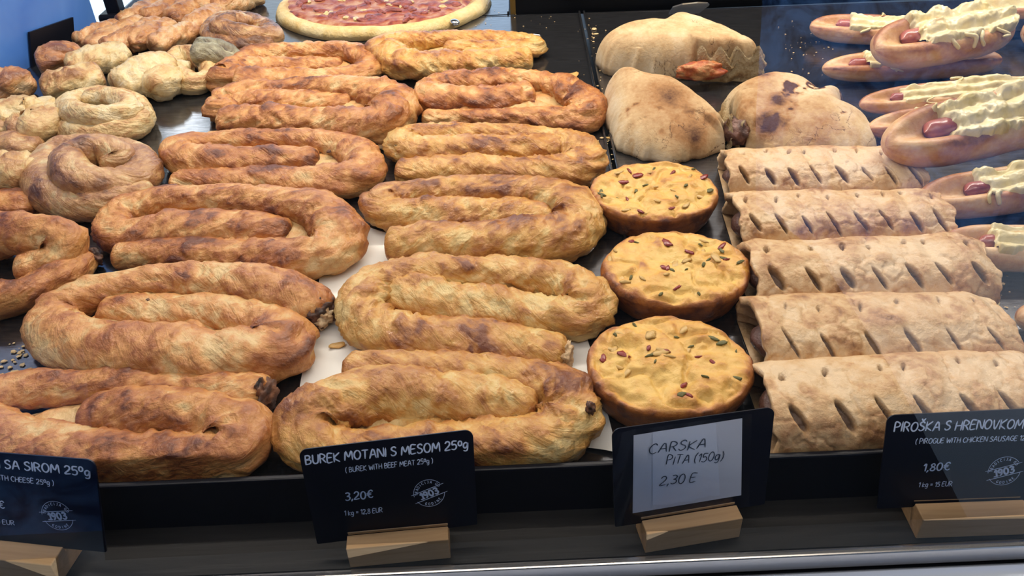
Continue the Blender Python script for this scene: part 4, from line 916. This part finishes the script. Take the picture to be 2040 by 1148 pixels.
def block(a, b, h, dep, label, mat=None):
    A, B = P(*a, ZS), P(*b, ZS); d = B - A; L = np.linalg.norm(d); d /= L; nrm = np.array([-d[1], d[0], 0])
    prof = [(0, 0), (dep, 0), (dep, h), (dep*.62, h), (dep*.60, h - .004), (dep*.54, h - .004), (dep*.52, h), (0, h)]
    V = [A + d*x + nrm*y + np.array([0, 0, z + .0001]) for x in (0, L) for y, z in prof]; n = len(prof)
    f = [tuple(range(n)), tuple(range(n, 2*n))[::-1]] + [(i, i + n, (i+1) % n + n, (i+1) % n) for i in range(n)]
    org = (A + B)/2; o = mk('card_holder', [v - 0 for v in V], f, M_BLOCK, None, smooth_=False, origin=org)
    a_ = math.atan2(d[1], d[0]); me = o.data        # local axes along the block so the grain runs along it
    me.transform(Matrix.Rotation(-a_, 4, 'Z')); o.rotation_euler.z = a_
    bevel(o, .0012, 3); o.modifiers['bevel'].angle_limit = R(50)
    tag(o, label, 'card holder', 'beech card holders')
    return A, d, nrm, L, A + d*L/2 + nrm*dep*.57 + np.array([0, 0, h - .004])
def card(slot, d, nrm, tl, tr, tau, label, hmax=None, cat='price card'):
    up = nrm*math.sin(tau) + np.array([0, 0, math.cos(tau)]); n = np.cross(d, up)     # towards the viewer
    if np.dot(n, CAM - slot) < 0: n = -n
    def hit(px, py): r_ = ray(px, py); return CAM + r_*(np.dot(slot - CAM, n)/np.dot(r_, n))
    TL, TR = hit(*tl), hit(*tr); e1 = (TR - TL); W = np.linalg.norm(e1); e1 /= W; e2 = np.cross(n, e1); e2 /= np.linalg.norm(e2)
    if e2[2] < 0: e2 = -e2
    H = max(np.dot(TL - slot, e2), np.dot(TR - slot, e2)) + .002
    H = min(np.dot(TL - slot, e2), H)
    rc = .0045; pts = []
    for cx, cy, a0 in ((W - rc, -rc, 90), (W - rc, -H + .001, 0), (.001, -H + .001, 270), (rc, -rc, 180)):
        rr = rc if cy == -rc else .001
        ar = _arc(cx, cy, rr, rr, a0, a0 - 90, 6); pts += ar
    th = .0008; m = len(pts); V = [TL + e1*x + e2*y + n*s_ for s_ in (0, -th) for x, y in pts]
    f = [tuple(range(m))[::-1], tuple(range(m, 2*m))] + [(i, (i+1) % m, (i+1) % m + m, i + m) for i in range(m)]
    o = mk('price_card', V, f, M_CARD, None, smooth_=False, origin=slot); tag(o, label, cat, 'price cards')
    def loc(px, py): q = hit(px, py) - TL; return np.dot(q, e1), np.dot(q, e2)
    print(label[:30], 'W', round(W, 4), 'H', round(H, 4)); return o, (TL, e1, e2, n), loc, W, H
def line(o, frame, loc, txt, p0, p1, h, w, mat=M_CHALK, name='lettering', seed=1, slant=.08, jit=.04):
    """one written line from photo point p0 (start of baseline) to p1 (end of baseline)"""
    a, b = np.array(loc(*p0)), np.array(loc(*p1)); L = np.linalg.norm(b - a); ang = math.atan2(*(b - a)[::-1])
    st, adv = text_strokes(txt, h, w, seed=seed, slant=slant, jit=jit); k = L/(adv - .17*h)
    c, s_ = math.cos(ang), math.sin(ang)
    M = lambda q: np.stack([a[0] + q[:, 0]*k*c - q[:, 1]*s_, a[1] + q[:, 0]*k*s_ + q[:, 1]*c], 1)
    return lettering(name, [(M(x), M(y)) for x, y in st], frame, mat, o)
def stamp(o, frame, loc, c, rpx, ang):
    cx, cy = loc(*c); r = abs(loc(c[0] + rpx, c[1])[0] - cx); out = []
    a = R(ang)
    def ring(a0, a1, rad, w): ribbon([(rad*math.cos(R(t)), rad*math.sin(R(t))) for t in np.linspace(a0, a1, 24)], w, out, 0)
    ring(172, 22, r, r*.035); ring(198, 340, r, r*.035)
    for y in (.30, -.36): ribbon([(-1.12*r, y*r), (1.12*r, y*r)], r*.05, out, 0)
    out += arc_text('TRADICIJA OD', 0, 0, r*.74, -74, 13.2, r*.17, r*.035); out += arc_text('GODINE', 0, 0, r*.90, 218, -14.5, r*.17, r*.035, True)
    st, adv = text_strokes('1903', r*.44, r*.13, slant=0, jit=0, sx=1.15, space=.22)
    out += [(x + [-adv/2 + r*.05, -.25*r], y + [-adv/2 + r*.05, -.25*r]) for x, y in st]
    for sx in (-.86, -.62): pass
    ribbon([(-adv/2 - r*.02, -.24*r), (-adv/2 + r*.24, -.24*r)], r*.09, out, 0)
    cs, sn = math.cos(a), math.sin(a); M = lambda q: np.stack([cx + q[:, 0]*cs - q[:, 1]*sn, cy + q[:, 0]*sn + q[:, 1]*cs], 1)
    return lettering('round_stamp', [(M(x), M(y)) for x, y in out], frame, M_CHALK, o)

TAU = R(17)
# beef burek card
A, d, nr, L, slot = block((698, 1132), (898, 1113), .0165, .0175, 'beech block holding the beef burek price card')
o, fr_, loc, W, H = card(slot, d, nr, (594, 897), (941, 856), TAU, 'dark price card lettered BUREK MOTANI S MESOM')
line(o, fr_, loc, 'BUREK MOTANI S MESOM 25og', (609, 925), (932, 893), .0052, .00085, seed=3)
line(o, fr_, loc, '( BUREK WITH BEEF MEAT 25og )', (689, 941), (862, 922), .0030, .00048, seed=4)
line(o, fr_, loc, '3,20\u20ac', (689, 997), (743, 991), .0046, .00075, seed=5)
line(o, fr_, loc, '1 kg = 12,8 EUR', (687, 1027), (762, 1020), .0029, .00048, seed=6)
stamp(o, fr_, loc, (855, 982), 31, 17)
# handwritten card
A, d, nr, L, slot = block((1285, 1103), (1473, 1071), .0165, .0185, 'beech block holding the handwritten price card')
o, fr_, loc, W, H = card(slot, d, nr, (1219, 856), (1543, 811), TAU, 'dark price card with a white handwritten note taped on it')
def note(tl, tr, br, bl, lift, mat, name, seed, rag=.0, label=None):
    c = [np.array(loc(*p)) for p in (tl, tr, br, bl)]; n = 40; TL_, e1, e2, nn = fr_
    top = c[0] + (c[1] - c[0])*np.linspace(0, 1, n)[:, None]; bot = c[3] + (c[2] - c[3])*np.linspace(0, 1, n)[:, None]
    bot[:, 1] += rag*fbm(v3(np.linspace(0, 5, n), np.zeros(n), np.zeros(n)), seed, 3)
    V = []
    for z in (lift, lift + .0002):
        for row in (top, bot): V += [TL_ + e1*p[0] + e2*p[1] + nn*z for p in row]
    f = [(2*n + i, 2*n + i + 1, 3*n + i + 1, 3*n + i)[::-1] for i in range(n - 1)] + [(i, i + 1, n + i + 1, n + i) for i in range(n - 1)]
    f += [(n + i, n + i + 1, 3*n + i + 1, 3*n + i) for i in range(n - 1)]
    q = mk(name, V, f, mat, o, smooth_=False); q['label'] = label; return q
n1 = note((1262, 867), (1478, 833), (1476, 986), (1260, 1022), .0003, M_NOTE, 'note_paper', 3, 0, 'white note sheet')
n2 = note((1299, 860), (1425, 841), (1433, 982), (1299, 1008), .0007, M_NOTE2, 'note_paper', 5, .0022, 'narrow bluish white note with ragged lower edge')
def pen(txt, p0, p1, h, seed):
    q = line(n2, fr_, loc, txt, p0, p1, h, .00055, M_PEN, 'handwriting', seed, .18, .07); q.location = Vector(fr_[3])*.0009; return q
pen('CARSKA', (1290, 902), (1403, 890), .0056, 1); pen('PITA (150g)', (1325, 924), (1437, 915), .0052, 2); pen('2,30 E', (1312, 965), (1383, 957), .0056, 3)
def film_mat():
    m = bpy.data.materials.new('clear_film'); m.use_nodes = True; nt = m.node_tree; nt.nodes.clear()
    out = nd(nt, 'ShaderNodeOutputMaterial'); mx = nd(nt, 'ShaderNodeMixShader'); tr_ = nd(nt, 'ShaderNodeBsdfTransparent'); gl = nd(nt, 'ShaderNodeBsdfGlossy'); gl.inputs['Roughness'].default_value = .12
    mx.inputs[0].default_value = .06; nt.links.new(tr_.outputs[0], mx.inputs[1]); nt.links.new(gl.outputs[0], mx.inputs[2]); nt.links.new(mx.outputs[0], out.inputs[0]); return m
TL_, e1, e2, nn = fr_
nx, ny = 30, 20; g = np.zeros((nx, ny, 3))
for i in range(nx):
    for j in range(ny):
        x, y = W*(-.01 + 1.0*i/(nx-1)*.86), -H*(.02 + .96*j/(ny-1)); g[i, j] = TL_ + e1*x + e2*y + nn*(.0016 + .0007*math.sin(i*.9 + j*.35)*(1 if i < 8 else .3))
q = mk('clear_film', g, gridfaces(nx, ny, False), film_mat(), o); q['label'] = 'clear plastic film'
# pirogue card
A, d, nr, L, slot = block((1824, 1074), (2040, 1066), .0165, .0215, 'beech block holding the price card at the right edge')
o, fr_, loc, W, H = card(slot, d, nr, (1768, 828), (2110, 812), TAU, 'dark price card lettered PIRO\u0160KA S HRENOVKOM at the right edge')
line(o, fr_, loc, 'PIRO\u0160KA S HRENOVKOM', (1780, 859), (2036, 853), .0054, .00085, seed=13)
line(o, fr_, loc, '( PIROGUE WITH CHICKEN SAUSAGE 120g )', (1823, 884), (2062, 876), .0030, .00046, seed=14)
line(o, fr_, loc, '1,80\u20ac', (1838, 939), (1890, 936), .0046, .00072, seed=15)
line(o, fr_, loc, '1 kg = 15 EUR', (1829, 970), (1895, 968), .0029, .00046, seed=16)
stamp(o, fr_, loc, (2000, 938), 32, 14)
# cheese burek card
A, d, nr, L, slot = block((-88, 1140), (122, 1164), .0165, .0235, 'beech block holding the price card at the left edge')
o, fr_, loc, W, H = card(slot, d, nr, (-180, 889), (188, 917), TAU, 'dark price card lettered SA SIROM at the left edge')
line(o, fr_, loc, 'BUREK MOTANI SA SIROM 25og', (-165, 917), (180, 948), .0052, .00085, seed=23)
line(o, fr_, loc, '( BUREK WITH CHEESE 25og )', (-62, 949), (108, 967), .0030, .00048, seed=24)
line(o, fr_, loc, '2,50\u20ac', (-45, 1008), (10, 1012), .0046, .00075, seed=25)
line(o, fr_, loc, '1 kg = 10 EUR', (-48, 1040), (30, 1046), .0029, .00048, seed=26)
stamp(o, fr_, loc, (115, 1027), 30, 8)
